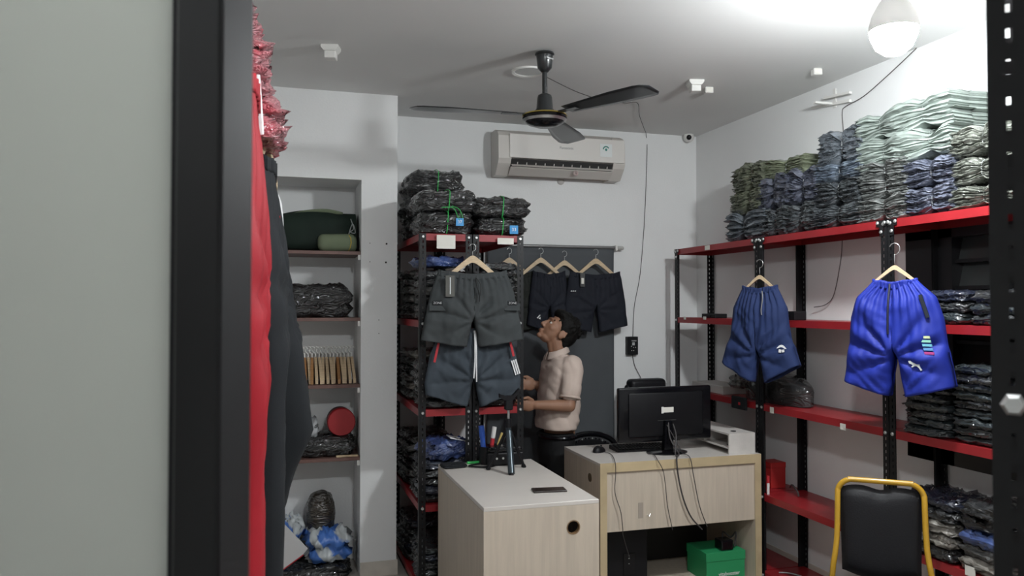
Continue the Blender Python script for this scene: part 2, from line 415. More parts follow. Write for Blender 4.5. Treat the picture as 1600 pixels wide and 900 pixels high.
bcol = {
 'mint': mat('mint_cloth', (.25, .29, .265), .8, coat=.1, bump=.25, bscale=45, var=.18, vscale=12, coatr=.3),
 'olive': plastic('olive_cloth_film', (0.155, 0.169, 0.115), (0.081, 0.089, 0.061), .7, .4, 22),
 'olive2': plastic('light_olive_cloth_film', (0.270, 0.304, 0.203), (0.162, 0.182, 0.121), .7, .4, 22),
 'navy': plastic('navy_cloth_film', (0.101, 0.111, 0.149), (0.047, 0.054, 0.081), .7, .45, 22),
 'slate': plastic('slate_cloth_film', (0.135, 0.155, 0.176), (0.068, 0.081, 0.095), .7, .45, 22),
 'blue': plastic('steel_blue_cloth_film', (0.176, 0.223, 0.270), (0.095, 0.121, 0.162), .7, .45, 22),
 'grey': plastic('grey_cloth_film', (0.176, 0.182, 0.176), (0.088, 0.095, 0.092), .7, .4, 22),
 'char': plastic('charcoal_cloth_film', (0.081, 0.092, 0.097), (0.041, 0.047, 0.054), .7, .45, 22),
 'silver': plastic('grey_olive_shiny_film', (.17, .18, .155), (.08, .085, .07), .55, .6, 18),
}
BND = [ # u0,u1,v0,v1 measured on the rack front plane, colour, ties, label
 (1136, 1193, 330, 371, 'slate', (.4,), 'grey tied garment bundle at the far end of the rack top, on the shelf'),
 (1143, 1187, 295, 333, 'olive', (.55,), 'dark olive garment bundle second up at the far end of the rack top'),
 (1145, 1187, 257, 297, 'olive', (.6,), 'dark olive garment bundle on top of the farthest pile'),
 (1175, 1246, 248, 281, 'olive2', (.6,), 'light olive garment bundle lying highest at the far end behind navy bundles'),
 (1191, 1226, 325, 363, 'char', (.5,), 'charcoal garment bundle on the shelf, second pile from the far end'),
 (1186, 1229, 275, 327, 'navy', (.45,), 'navy garment bundle below the light olive bundle'),
 (1222, 1273, 316, 358, 'char', (.5,), 'charcoal garment bundle on the shelf, third pile from the far end'),
 (1228, 1274, 262, 317, 'navy', (.5,), 'navy garment bundle topping the third pile from the far end'),
 (1271, 1341, 316, 351, 'char', (.5,), 'charcoal garment bundle on the shelf left of the grey pile'),
 (1273, 1338, 277, 319, 'char', (.5,), 'charcoal garment bundle second up, left of the grey pile'),
 (1272, 1343, 253, 281, 'blue', (.5,), 'flat steel blue garment bundle third up, left of the pale mint bundles'),
 (1279, 1343, 202, 256, 'slate', (.5,), 'slate grey bundle topping the pile left of the pale mint bundles'),
 (1342, 1415, 303, 341, 'grey', (.48,), 'grey garment bundle on the shelf under the pale mint bundles'),
 (1344, 1415, 277, 308, 'grey', (.5,), 'grey garment bundle second up under the pale mint bundles'),
 (1344, 1415, 250, 281, 'grey', (.48,), 'grey garment bundle directly beneath the lower mint bundle'),
 (1340, 1484, 201, 254, 'mint', (.27, .76), 'lower of two long pale mint bundles on the rack top'),
 (1337, 1484, 156, 210, 'mint', (.24, .7), 'upper of two long pale mint bundles, highest on the rack top'),
 (1417, 1489, 287, 331, 'navy', (.48,), 'glossy navy bundle on the shelf beneath the right end of the mint bundles'),
 (1415, 1488, 245, 288, 'navy', (.48,), 'navy bundle second up beneath the right end of the mint bundles'),
 (1490, 1585, 284, 322, 'silver', (.45,), 'shiny grey olive bundle on the shelf next to the near upright'),
 (1489, 1585, 238, 283, 'silver', (.42,), 'shiny grey olive bundle second up next to the near upright'),
 (1487, 1585, 192, 238, 'silver', (.45,), 'shiny grey olive bundle third up next to the near upright'),
]
for i, (u0, u1, v0, v1, c, ties, lab) in enumerate(BND):
    xf = 2.745
    a, b_ = atX(u0, (v0+v1)/2, xf), atX(u1, (v0+v1)/2, xf)
    zt, zb = atX((u0+u1)/2, v0, xf).z, atX((u0+u1)/2, v1, xf).z
    L = a.y-b_.y; H = zt-zb; Dp = .25 if not (c == 'olive2') else .24
    back = .03 if c == 'olive2' else 0
    z0 = zb
    if 'on the shelf' in lab or 'far end of the rack top, on' in lab: z0 = 2.001
    H = zt-z0
    t = thing('garment_bundle', lab, 'garment bundle', (xf+Dp/2+back, (a.y+b_.y)/2, z0), 0, 'tied garment bundles on the long rack')
    t.rotation_euler = (0, 0, PI)
    nl = max(5, round(H/.0125))
    link('folded_garments', bundle_mesh('folded_garments', L*1.02, Dp, H, ties, nl, i+3, loose=1.1), bcol[c], t)
    for s in ties: tie_part(t, L, Dp, H, s, M_STEELW if c != 'mint' else mat('grey_string', (.12, .14, .13), .6))
# ================================================================== FLAT PACKS
def pack_mesh(name, w, d, h, seed, amp=.014, nx=16, ny=16, nz=5, fold=True):
    bm = B(); V = {}
    def co(i, j, k):
        x, y, z = 2*i/nx-1, 2*j/ny-1, 2*k/nz-1
        # rounded slab
        e = 1-.10*(abs(x)**6*abs(y)**6) ; ed = max(abs(x), abs(y))
        zz = z*(1-.22*ed**10)
        fx = 1-.06*abs(z)**3; p = Vector((x*w/2*fx*e, y*d/2*fx*e, (zz+1)/2*h))
        n1 = noise.noise(Vector((x*2.3+seed*5.1, y*2.3, z*1.1))); n2 = noise.noise(Vector((x*6, y*6+seed*2.7, z*3)))
        n3 = noise.noise(Vector((x*11+seed, y*11, z*6+4)))
        p.z += amp*(.9*n1+.6*n2+.35*n3)*(.35+.65*(z+1)/2)
        p.x += amp*(.6*n2+.5*n3)*abs(x); p.y += amp*(.6*n1+.5*n3)*abs(y)
        if fold and abs(z) < .99: p.x += amp*.5*math.sin(z*5+seed)*(x**5); p.y += amp*.5*math.sin(z*5+seed+1)*(y**5)
        return p
    def vert(i, j, k):
        key = (i, j, k)
        if key not in V: V[key] = bm.verts.new(co(i, j, k))
        return V[key]
    for i in range(nx):
        for j in range(ny):
            for k in (0, nz): bm.faces.new((vert(i, j, k), vert(i+1, j, k), vert(i+1, j+1, k), vert(i, j+1, k)))
    for k in range(nz):
        for i in range(nx):
            for j in (0, ny): bm.faces.new((vert(i, j, k), vert(i+1, j, k), vert(i+1, j, k+1), vert(i, j, k+1)))
        for j in range(ny):
            for i in (0, nx): bm.faces.new((vert(i, j, k), vert(i, j+1, k), vert(i, j+1, k+1), vert(i, j, k+1)))
    return fin(bm, name, True)
P_BLK = plastic('black_pack_film', (.008, .008, .009), (.004, .004, .005), .6, .9, 13)
P_DGR = plastic('dark_grey_pack_film', (.030, .032, .034), (.010, .011, .012), .5, .9, 14)
P_GRY = plastic('grey_pack_film', (.12, .12, .115), (.035, .035, .034), .5, 1.0, 13)
P_TEAL = plastic('dark_teal_pack_film', (.022, .030, .033), (.010, .014, .016), .5, .7, 14)
P_NAVY = plastic('dark_navy_pack_film', (.018, .024, .045), (.008, .01, .02), .5, .9, 14)
P_BLUE = plastic('blue_pack_film', (.05, .09, .26), (.025, .04, .12), .55, .6, 12)
P_TAN = plastic('tan_grey_pack_film', (.26, .24, .21), (.10, .095, .085), .5, .7, 12)
P_RED = plastic('red_pack_film', (.42, .015, .035), (.40, .13, .15), .45, 1.0, 26)
def pack(lab, loc, size, m, seed, rz=0., amp=.014, group=None, cat='garment pack', name='garment_pack'):
    me = pack_mesh(name, size[0], size[1], size[2], seed, amp)
    o = link(name, me, m); o.location = loc; o.rotation_euler = (0, 0, rz)
    return tag(o, lab, cat, group)
# --- rack pair: black wrapped bundles on top
def top_bundle(lab, loc, size, seed, m=P_BLK, string=True, tagtxt=None, vert_ties=True):
    t = thing('wrapped_bundle', lab, 'wrapped bundle', loc, 0, 'black wrapped bundles on the rack pair')
    link('wrapped_garments', pack_mesh('wrapped_garments', *size, seed, .022, 16, 16, 8), m, t)
    w, d, h = size
    if string:
        pts = []
        for k in range(28):
            a = 2*PI*k/28
            pts.append((.0+.004*math.sin(3*a), sgnp(math.cos(a), .35)*(d/2+.007), h/2+sgnp(math.sin(a), .4)*(h/2+.010)))
        part('green_string', tube(B(), pts, .0026, 5, closed=True), M_GREEN, t, True)
    return t
top_bundle('black plastic bundle on the rack top left of the blue tag, lower of two', (.925, 4.475, 2.001), (.315, .34, .125), 1)
top_bundle('black plastic bundle stacked over the left blue tag, upper of two', (.935, 4.485, 2.128), (.345, .36, .118), 2)
top_bundle('black plastic bundle on the rack top behind the right blue tag, lower of two', (1.245, 4.475, 2.001), (.30, .34, .10), 3)
top_bundle('black plastic bundle stacked over the right blue tag, upper of two', (1.245, 4.475, 2.103), (.345, .35, .118), 4)
for i, (z, h, w, x, lab) in enumerate(((2.001, .13, .30, .93, 'grey black bundle behind on the rack top next to the pillar, lowest'), (2.133, .13, .31, .92, 'grey black bundle behind on the rack top next to the pillar, second up'),
        (2.266, .165, .34, .955, 'black bundle next to the pillar, highest on the rack pair'))):
    top_bundle(lab, (x, 4.935, z), (w, .42, h), 7+i, P_BLK if i == 2 else P_DGR, string=(i == 2))
top_bundle('black bundle behind on the rack top left of the air conditioner', (1.225, 4.90, 2.001), (.30, .40, .20), 12, P_BLK, False)
# loose green string ends and blue tags
g = tag(part('string_loop', tube(B(), smooth_path([atY(706, 322, 4.285), atY(716, 326, 4.27), atY(722, 336, 4.268), atY(723, 352, 4.275), atY(716, 340, 4.272), atY(708, 325, 4.283), atY(690, 324, 4.283)]), .002, 5), M_GREEN, None, True), 'loose green string ends knotted on the left black bundles', 'string')
for u, v, s, txt, lab in ((718.5, 347, .043, '37', 'blue tag hanging on green string, left of two'), (803, 359, .048, '33', 'blue tag on the black bundle near the rack end, right of two')):
    c = atY(u, v, 4.272)
    t = thing('blue_tag', lab, 'tag', c, math.radians(-8))
    part('card', bx(-s/2, s/2, -.0015, .0015, -s/2, s/2, bev=.0006), M_BLUETAG, t)
    text_part('lettering', txt, s*.55, M_WHITE, t, (0, -.003, 0), (PI/2, 0, 0))
    if txt == '37': part('cord', tube(B(), [(0, 0, s/2), (.004, .002, .07)], .001, 5), M_GREEN, t)
# --- rack pair: stacks of packs in the compartments
SHN = {0: 'top', 1: 'second', 2: 'third', 3: 'fourth', 4: 'bottom'}
ORD = ['lowest', 'second up', 'third up', 'fourth up', 'fifth up', 'sixth up', 'seventh up', 'eighth up', 'ninth up', 'tenth up']
def stack(side, xc, yc, level, n, h, mats, w=.25, d=.36, where='', sd=0, jit=.012, amp=.015, group='packs in the rack pair'):
    z = LEV[level]+.001; rnd = random.Random(sd*17+level)
    for k in range(n):
        hh = h*rnd.uniform(.9, 1.12); m = mats[k % len(mats)]
        cn = {P_BLK: 'black', P_DGR: 'dark grey', P_GRY: 'grey', P_TEAL: 'dark teal', P_NAVY: 'dark navy', P_BLUE: 'blue', P_TAN: 'pale grey'}[m]
        pack('%s wrapped pack, %s, %s' % (cn, ORD[k] if k < n-1 else 'topmost', where), (xc+rnd.uniform(-jit, jit), yc+rnd.uniform(-jit, jit), z), (w*rnd.uniform(.95, 1.03), d*rnd.uniform(.95, 1.03), hh), m, sd*10+k, rnd.uniform(-.06, .06), amp, group)
        z += hh*.97
    return z
XA1, XA2 = .916, 1.218
stack('l', XA1, 4.50, 1, 6, .047, [P_GRY, P_DGR, P_DGR], .255, .36, "front stack on second shelf beside the pillar", 1)
stack('l', XA1, 4.96, 1, 6, .05, [P_GRY, P_DGR, P_GRY], .26, .42, "rear stack on second shelf beside the pillar", 2)
stack('l', XA1, 4.50, 2, 5, .05, [P_DGR, P_BLK, P_DGR], .255, .36, "front stack on third shelf behind slate shorts", 3)
stack('l', XA1, 4.96, 2, 6, .052, [P_GRY, P_TAN, P_GRY, P_DGR], .26, .42, "rear stack on third shelf beside the pillar", 4)
stack('l', XA1, 4.50, 3, 5, .045, [P_BLK, P_NAVY, P_BLK], .255, .36, "front stack on fourth shelf under blue cloth", 5)
stack('l', XA1, 4.96, 3, 6, .05, [P_DGR, P_GRY, P_BLK], .26, .42, "rear stack on fourth shelf beside the pillar", 6)
stack('l', XA1, 4.50, 4, 5, .045, [P_NAVY, P_TEAL, P_BLK], .255, .36, "front stack on bottom shelf left of desk", 7)
stack('l', XA1, 4.96, 4, 5, .05, [P_DGR, P_NAVY, P_DGR], .26, .42, "rear stack on bottom shelf beside the pillar", 8)
stack('r', XA2, 4.50, 1, 8, .041, [P_BLK, P_DGR, P_DGR], .262, .36, "second shelf stack between charcoal and navy shorts", 9)
stack('r', XA2, 4.50, 2, 3, .05, [P_BLK, P_DGR], .26, .36, "third shelf stack behind the tripod clamp", 10)
stack('r', XA2, 4.50, 3, 4, .055, [P_BLK, P_DGR], .26, .36, "fourth shelf stack behind the tripod", 11)
pack('blue wrapped garment pack lying loose on top of the grey stack under the white notes', (.905, 4.47, 1.82), (.25, .28, .055), P_BLUE, 51, .25, .02)
pack('blue cloth heap on the fourth shelf at the desk corner', (.93, 4.455, .742), (.24, .26, .10), P_BLUE, 52, .2, .03, cat='cloth', name='folded_cloth')
tag(part('white_sheet', prism(B(), [(.955, .862), (1.06, .835), (1.06, .832), (.955, .857)], 4.36, 4.47, 'y'), M_WHITE), 'small white folded sheet beside the blue cloth heap', 'sheet')
# --- near bay of the long rack
def stackB(xc, yc, level, n, h, mats, w, d, where, sd, amp=.015):
    return stack('', xc, yc, level, n, h, mats, w, d, where, sd, .008, amp, 'packs in the long rack')
stackB(2.865, 2.73, 1, 3, .048, [P_TEAL, P_DGR, P_NAVY], .26, .27, "second shelf stack right of royal blue shorts", 21)
stackB(2.865, 2.45, 1, 3, .045, [P_DGR, P_TEAL, P_DGR], .26, .26, "second shelf stack next to the near upright", 22)
stackB(2.865, 2.82, 2, 8, .038, [P_TEAL, P_TEAL, P_DGR], .26, .25, "third shelf stack under royal blue shorts", 23)
stackB(2.865, 2.545, 2, 9, .036, [P_TEAL, P_DGR, P_TEAL], .26, .26, "third shelf stack right of royal blue shorts", 24)
stackB(2.865, 2.26, 2, 9, .036, [P_TEAL, P_TEAL, P_DGR], .26, .26, "third shelf stack behind the near upright", 25)
stackB(2.865, 2.80, 3, 5, .055, [P_BLK, P_TAN, P_TAN, P_DGR, P_NAVY], .26, .28, "fourth shelf pile right of yellow framed chair", 26, .022)
stackB(2.865, 2.50, 3, 5, .058, [P_TAN, P_GRY, P_BLUE, P_BLK, P_DGR], .26, .28, "fourth shelf pile left of near upright", 27, .022)
# ================================================================== HANGERS
def hanger_bar_mesh(w=.17, drop=.125, th=.011):
    bm = B(); n = 28; rings = []
    for i in range(n+1):
        x = -w+2*w*i/n; q = abs(x)/w
        zc = -drop*(math.sqrt(q*q+.012)-.11)*1.1
        h = .042-.014*q**.8
        if q < .12: zc -= 0
        ring = []
        for a, b in ((-1, -1), (-1, 1), (1, 1), (1, -1)):
            ring.append(bm.verts.new((x, a*th/2, zc+(h*.55 if b > 0 else -h*.45))))
        rings.append(ring)
    for a, b in zip(rings, rings[1:]):
        for k in range(4): bm.faces.new((a[k], a[(k+1) % 4], b[(k+1) % 4], b[k]))
    bm.faces.new(rings[0]); bm.faces.new(rings[-1][::-1])
    bmesh.ops.bevel(bm, geom=[e for e in bm.edges if e.calc_face_angle(0) > .8], offset=.003, segments=2, affect='EDGES')
    return fin(bm, 'bar', True, 40)
ME_BAR = hanger_bar_mesh(); ME_BAR.materials.append(M_WOODH)
def hook_mesh(r=.0017):
    pts = [(0, 0, .015), (0, 0, .045)]
    for k in range(11):
        a = -PI/2+ (k/10)*PI*1.35
        pts.append((.018*math.cos(a), 0, .065+.020*math.sin(a)))
    return fin(tube(B(), smooth_path(pts, 3), r, 6), 'hook', True)
ME_HOOK = hook_mesh(); ME_HOOK.materials.append(M_STEEL)
def hanger(lab, loc, rz=0., group=None, sc=1., barmat=None, hs=1.):
    t = thing('clothes_hanger', lab, 'hanger', loc, rz, group)
    b = link('bar', ME_BAR, None, t); b.scale = (sc, 1, sc)
    h = link('hook', ME_HOOK, None, t); h.scale = (hs, 1, hs)
    return t
# ================================================================== SHORTS
def lerp_prof(pr, t):
    for (t0, a), (t1, b) in zip(pr, pr[1:]):
        if t <= t1: return a+(b-a)*((t-t0)/(t1-t0))
    return pr[-1][1]
def shorts_mesh(name, L, prof, crotch, gap, seed, drop=.03, depth=.05, gather=14, amp=.007, lean=0., sag=.02, flare=0., dprof=None):
    """front faces -y; waist at z=0, hem at z=-L"""
    bm = B(); nt, nu = 46, 34
    for side in (-1, 1):
        for fb in (-1, 1):
            def fn(a, t):
                w = lerp_prof(prof, t)
                inner = 0. if t < crotch else gap*((t-crotch)/(1-crotch))
                x = inner+(w-inner)*a; X = x*side
                dpt = depth*(.45+.75*min(1, t/.25)*(1-.25*t))*(lerp_prof(dprof, t) if dprof and fb < 0 else 1)
                b0 = max(0, 1-a**2.6)**.5
                if t < crotch: bul = b0
                else:
                    k = min(1, (t-crotch)/.10); bul = (1-k)*b0+k*max(0, 1-abs(2*a-1)**4)**.5
                y = fb*dpt*bul
                g = (math.exp(-t/.28) if t > .07 else .4)
                n0 = noise.noise(Vector((X*8, t*2, seed)))
                fold = amp*g*math.sin(gather*(a*side+1)*2.4+2.2*n0)
                n1 = noise.noise(Vector((X*11+seed, t*1.8, fb*3.))); n2 = noise.noise(Vector((X*16+t*5*side, t*6, seed+fb)))
                big = (amp*2.0*n1+amp*1.5*(abs(n2)-.2))*min(1, t*5)
                rad = math.atan2(X, (crotch-t)*L+.03)
                crease = amp*1.3*(1-2*abs(math.sin(rad*4.5+seed)))*math.exp(-((t-crotch)/.28)**2)*min(1, a*6)
                edge = 1-(a**8)
                y += (fold+big-crease*fb)*edge*(1 if (t < crotch or a > .04) else .3)
                z = -L*t + drop*t*t*(a-.35) - sag*(1-a*a)*math.exp(-t/.1) + .004*n1*t
                return (X+lean*t+.004*n2*t, y, z)
            grid_surf(bm, fn, nu, nt)
    bmesh.ops.remove_doubles(bm, verts=bm.verts, dist=.0015)
    return fin(bm, name, True)
def cloth(name, col, col2=None, rough=.8, sheen=0.):
    return mat(name, col, rough, bump=.2, bscale=300, var=.18, vscale=5, col2=col2, spec=.3, dist=.002)
M_GS1 = cloth('charcoal_ripstop', (.050, .056, .058)); M_GS2 = cloth('slate_blue_cloth', (.048, .060, .074))
M_NAVY = cloth('black_navy_cloth', (.012, .014, .022)); M_OLVK = cloth('black_olive_cloth', (.016, .018, .015))
M_NVB = cloth('navy_blue_cloth', (.017, .032, .105)); M_ROY = cloth('royal_blue_cloth', (.014, .030, .30), (.010, .02, .21), .62)
M_BLKC = cloth('black_cloth', (.010, .012, .0145)); M_REDC = cloth('red_cloth', (.30, .006, .014), (.22, .004, .010), .6)
def band(parent, w, depth, m, h=.034, sag=.02, seed=0):
    def fn(a, t):
        ang = 2*PI*a
        c, s = math.cos(ang), math.sin(ang)
        x = w*sgnp(c, .8)*1.01; y = (depth*.55+.004)*sgnp(s, .9)
        rib = .0025*math.sin(a*2*PI*34)
        z = -h*t+.004 - sag*(1-min(1, (x/w)**2)) + .002*math.sin(a*40)
        return (x+rib*c, y+rib*s*2, z)
    bm = B(); grid_surf(bm, fn, 80, 4); bmesh.ops.remove_doubles(bm, verts=bm.verts, dist=.0005)
    return solid(part('waistband', bm, m, parent, True, 80), .003)
def shorts(lab, loc, rz, L, prof, crotch, gap, m, seed, **k):
    t = thing('shorts', lab, 'shorts', loc, rz)
    o = link('shorts_body', shorts_mesh('shorts_body', L, prof, crotch, gap, seed, **k), m, t); solid(o, .002)
    band(t, prof[0][1], k.get('depth', .05), m, sag=k.get('sag', .02), seed=seed)
    return t
def cord(parent, pts, m, r=.003, name='drawstring'):
    return part(name, tube(B(), smooth_path(pts, 5), r, 6), m, parent, True)
def decal(parent, polys, m, y, name='print', rot=0., org=(0, 0), th=.0015):
    bm = B(); c, s = math.cos(rot), math.sin(rot)
    for poly in polys:
        prism(bm, [(org[0]+a*c-b*s, org[1]+a*s+b*c) for a, b in poly], y-th, y, 'y')
    return part(name, bm, m, parent)
M_GRYP = mat('silver_print', (.55, .58, .58), .4)
M_REDZ = mat('red_zip', (.45, .02, .03), .5)
# charcoal cargo shorts at the end of the rack pair
c = atY(739, 423, 4.215)
g1 = shorts('charcoal cargo shorts with logo patches hanging above the slate blue shorts', (c.x, 4.215, c.z), 0, .405, [(0, .19), (.1, .205), (.3, .235), (.75, .272), (1, .290)], .60, .035, M_GS1, 3, depth=.034, amp=.009, gather=16, drop=.04)
cord(g1, [(.005, -.040, -.04), (.010, -.055, -.09), (.022, -.058, -.13), (.024, -.056, -.17)], mat('black_cord', (.01, .01, .01), .6), .0025)
cord(g1, [(.008, -.040, -.04), (.030, -.055, -.08), (.026, -.058, -.14)], MATS['black_cord'], .0025)
def patch(parent, x, z, rz, txt, y=-.046):
    e = part('pocket_flap', box(B(), x-.045, x+.045, y-.004, y, z-.045, z-.004, bev=.002), M_GS1, parent)
    p = part('logo_patch', box(B(), x-.028, x+.028, y-.008, y-.003, z-.014, z+.008, bev=.001), M_BLKC, parent)
    text_part('lettering', txt, .017, mat('dull_print', (.5, .5, .5), .6), p, (x, y-.009, z-.003), (PI/2, 0, 0))
patch(g1, -.205, -.175, .1, 'ZONE', -.032); patch(g1, .215, -.175, -.1, 'ZONE', -.032)
M_CLEAR = mat('clear_tag_film', (.10, .10, .09), .15, coat=.8)
part('hang_tag', box(B(), -.165, -.115, -.056, -.053, -.145, -.03, bev=.001), M_CLEAR, g1)
part('tag_bar', box(B(), -.142, -.137, -.058, -.055, -.13, -.04), M_GRYP, g1)
hanger('pale wooden hanger holding the charcoal cargo shorts, in front of the middle posts', (c.x-.002, 4.215, c.z+.062), 0, None, .95, hs=1.0)
# slate blue shorts hanging lower, behind the charcoal pair
c2 = atY(740, 508, 4.262)
g2 = shorts('slate blue shorts with red zips and white drawstring hanging below the charcoal shorts', (c2.x, 4.262, c2.z), 0, .425, [(0, .17), (.15, .205), (.4, .245), (.8, .275), (1, .268)], .62, .035, M_GS2, 8, depth=.024, amp=.009, drop=.075)
cord(g2, [(-.002, -.026, -.03), (-.004, -.048, -.10), (-.005, -.05, -.20), (-.01, -.046, -.29)], M_WHITE, .004)
cord(g2, [(.004, -.026, -.03), (.004, -.047, -.12), (.004, -.05, -.22), (.006, -.046, -.31)], M_WHITE, .0035)
decal(g2, [[(-.006, -.05), (.006, -.05), (.006, .05), (-.006, .05)]], M_REDZ, -.036, 'zip', .25, (.208, -.125), .006)
decal(g2, [[(-.006, -.06), (.006, -.06), (.006, .06), (-.006, .06)]], M_REDZ, -.036, 'zip', -.22, (-.215, -.14), .006)
decal(g2, [[(-.0035+k*.012, -.042), (.0035+k*.012, -.042), (.0035+k*.012, .042), (-.0035+k*.012, .042)] for k in (-1, 0, 1)], M_WHITE, -.036, 'stripe_print', .3, (.232, -.235), .006)
# shorts on the backdrop rod
YC = 5.165
def rodshorts(lab, hl, u, v, hw, hwh, L, m, seed, Y=YC, olen=.56):
    c = atY(u, v, Y)
    t = shorts(lab, (c.x, Y, c.z), 0, L, [(0, hw), (.12, hw*1.08), (.5, (hw+hwh)/2*1.05), (1, hwh)], olen, .03, m, seed, depth=.03, amp=.004, drop=.05, sag=.022)
    return t, c
s1, c = rodshorts('black olive shorts on the backdrop hanging behind the slotted rack post', '', 800, 424, .15, .21, .40, M_OLVK, 21, 5.185)
hanger('pale wooden hanger on the backdrop, left of the slotted rack post', (c.x-.02, 5.185, c.z+.075), 0, 'hangers on the grey backdrop', .85)
s2, c = rodshorts('black navy shorts with a white emblem hanging on the backdrop above the man', '', 858, 424, .115, .165, .40, M_NAVY, 22, 5.150)
hanger('pale wooden hanger on the backdrop right of the slotted rack post', (atY(845, 430, 5.150).x, 5.150, c.z+.075), 0, 'hangers on the grey backdrop', .85)
decal(s2, [[(-.016, -.012), (-.004, .016), (.003, .016), (-.008, -.012)], [(-.002, -.012), (.006, .004), (.013, -.012)]], M_WHITE, -.040, 'emblem_print', -.35, (-.085, -.315), .003)
s3, c = rodshorts('black shorts half hidden on the backdrop between two navy shorts', '', 884, 430, .10, .13, .36, M_OLVK, 23, 5.185)
hanger('pale wooden hanger on the backdrop, third from the rack post', (atY(882, 430, 5.185).x, 5.185, c.z+.085), 0, 'hangers on the grey backdrop', .85)
s4, c = rodshorts('wide black navy shorts with a hang tag, rightmost on the grey backdrop', '', 930, 425, .185, .245, .405, M_NAVY, 24, 5.125)
hanger('pale wooden hanger rightmost on the grey backdrop', (atY(931, 430, 5.125).x, 5.125, c.z+.075), 0, 'hangers on the grey backdrop', .9)
part('hang_tag', box(B(), -.130, -.095, -.045, -.042, -.105, -.01, bev=.001), mat('tag_card', (.05, .05, .05), .5), s4)
part('barcode_label', box(B(), -.122, -.103, -.047, -.0445, -.085, -.045), M_PAPER, s4)
decal(s4, [[(-.02+k*.014, -.004), (-.011+k*.014, -.004), (-.009+k*.014, .004), (-.018+k*.014, .004)] for k in range(3)], M_GRYP, -.036, 'logo_print', 0, (-.178, -.135), .004)
# navy blue shorts on the long rack
c = atX(1187, 447, 2.60)
n1 = shorts('navy blue shorts with white emblem hanging on the long rack behind the monitor', (c.x, c.y, c.z), math.radians(-66), .50, [(0, .105), (.08, .125), (.25, .165), (.6, .185), (1, .24)], .66, .035, M_NVB, 31, depth=.05, amp=.010, drop=.11, sag=.015)
hanger('pale wooden hanger holding the navy blue shorts', (c.x, c.y, c.z+.050), math.radians(-66), None, .52, hs=1.15)
decal(n1, [[(-.028+.004*k, .0+.02*math.sin(PI*k/14)) for k in range(15)]+[(.02-.003*k, .0+.008*math.sin(PI*k/14)) for k in range(13)], [(-.016, -.02), (-.004, -.022), (-.002, -.006), (-.014, -.004)], [(.004, -.02), (.016, -.018), (.015, -.004), (.003, -.006)]], M_WHITE, -.056, 'emblem_print', 0, (.165, -.34), .006)
cord(n1, [(.045, -.05, -.03), (.055, -.062, -.07), (.048, -.064, -.13), (.05, -.064, -.16)], mat('grey_cord', (.2, .2, .2), .6), .003)
# royal blue shorts
c = atX(1398, 437, 2.585)
r1 = shorts('royal blue shorts with striped print hanging on the long rack near the chair', (c.x, c.y, c.z), math.radians(-62), .485, [(0, .088), (.06, .115), (.16, .165), (.35, .19), (.7, .208), (1, .228)], .60, .03, M_ROY, 41, depth=.06, amp=.010, drop=.055, sag=.012, lean=.012)
hanger('pale wooden hanger holding the royal blue shorts', (c.x, c.y, c.z+.052), math.radians(-62), None, .48, hs=1.25)
cord(r1, [(-.004, -.048, -.02), (-.004, -.070, -.10), (-.006, -.072, -.2), (-.006, -.070, -.235)], mat('navy_cord', (.01, .012, .03), .6), .0045)
decal(r1, [[(-.007, -.05), (.007, -.05), (.007, .05), (-.007, .05)]], mat('dark_zip', (.015, .02, .03), .4), -.052, 'zip', .30, (.135, -.115), .008)
STR = [((.55, .62, .35), 'pale_yellow_print'), ((.25, .55, .45), 'mint_print'), ((.15, .45, .6), 'sky_print'), ((.12, .3, .6), 'azure_print'), ((.45, .06, .25), 'crimson_print')]
for k, (cc, nn) in enumerate(STR):
    z = -.245-.0165*k
    decal(r1, [[(-.018, -.004), (.018, -.004), (.016, .006), (-.020, .006)]], mat(nn, cc, .6), -.062, 'stripe_print', 0, (.142+.004*k, z), .008)
cat_poly = [(-.030, .014), (-.022, .016), (-.016, .011), (-.004, .006), (.006, .006), (.016, .014), (.024, .022), (.026, .020), (.018, .008), (.014, -.002), (.018, -.012), (.024, -.022), (.019, -.024), (.011, -.012), (.004, -.006), (-.006, -.006), (-.014, -.012), (-.018, -.010), (-.012, -.003), (-.018, .002), (-.026, .004), (-.028, .009)]
decal(r1, [cat_poly], M_GRYP, -.063, 'emblem_print', 0, (.105, -.36), .008)
# ================================================================== TROUSERS by the door
def trousers(lab, loc, rz, L, m, seed, prof, **k):
    t = thing('trousers', lab, 'trousers', loc, rz)
    o = link('trouser_body', shorts_mesh('trouser_body', L, prof, .30, .03, seed, depth=k.get('depth', .05), amp=.006, drop=0, sag=0, gather=12, dprof=k.get('dprof')), m, t); solid(o, .002)
    band(t, prof[0][1], k.get('depth', .05), m, sag=0)
    return t
tr = trousers('red trousers with white piping hanging in front beside the glass door', (-.055, 1.62, 2.02), math.radians(90), 1.32, M_REDC, 3, [(0, .15), (.2, .18), (.6, .17), (1, .17)], depth=.035)
cord(tr, [(.06, -.020, .05), (.08, -.024, .0), (.11, -.028, -.06)], M_WHITE, .006, 'white_piping')
tb = trousers('black trousers with white drawstring hanging behind the red trousers', (-.032, 2.12, 1.955), math.radians(90), 1.03, M_BLKC, 6, [(0, .16), (.2, .19), (.6, .18), (1, .16)], depth=.055)
cord(tb, [(-.05, -.028, -.06), (-.03, -.044, -.085), (-.02, -.050, -.12), (-.015, -.056, -.21)], M_WHITE, .0042)
cord(tb, [(-.04, -.028, -.06), (-.01, -.046, -.09), (.0, -.055, -.19)], M_WHITE, .0035)
decal(tb, [[(-.005, -.04), (.005, -.04), (.005, .04), (-.005, .04)]], M_REDZ, -.042, 'side_stripe', .25, (-.07, -.17), .005)
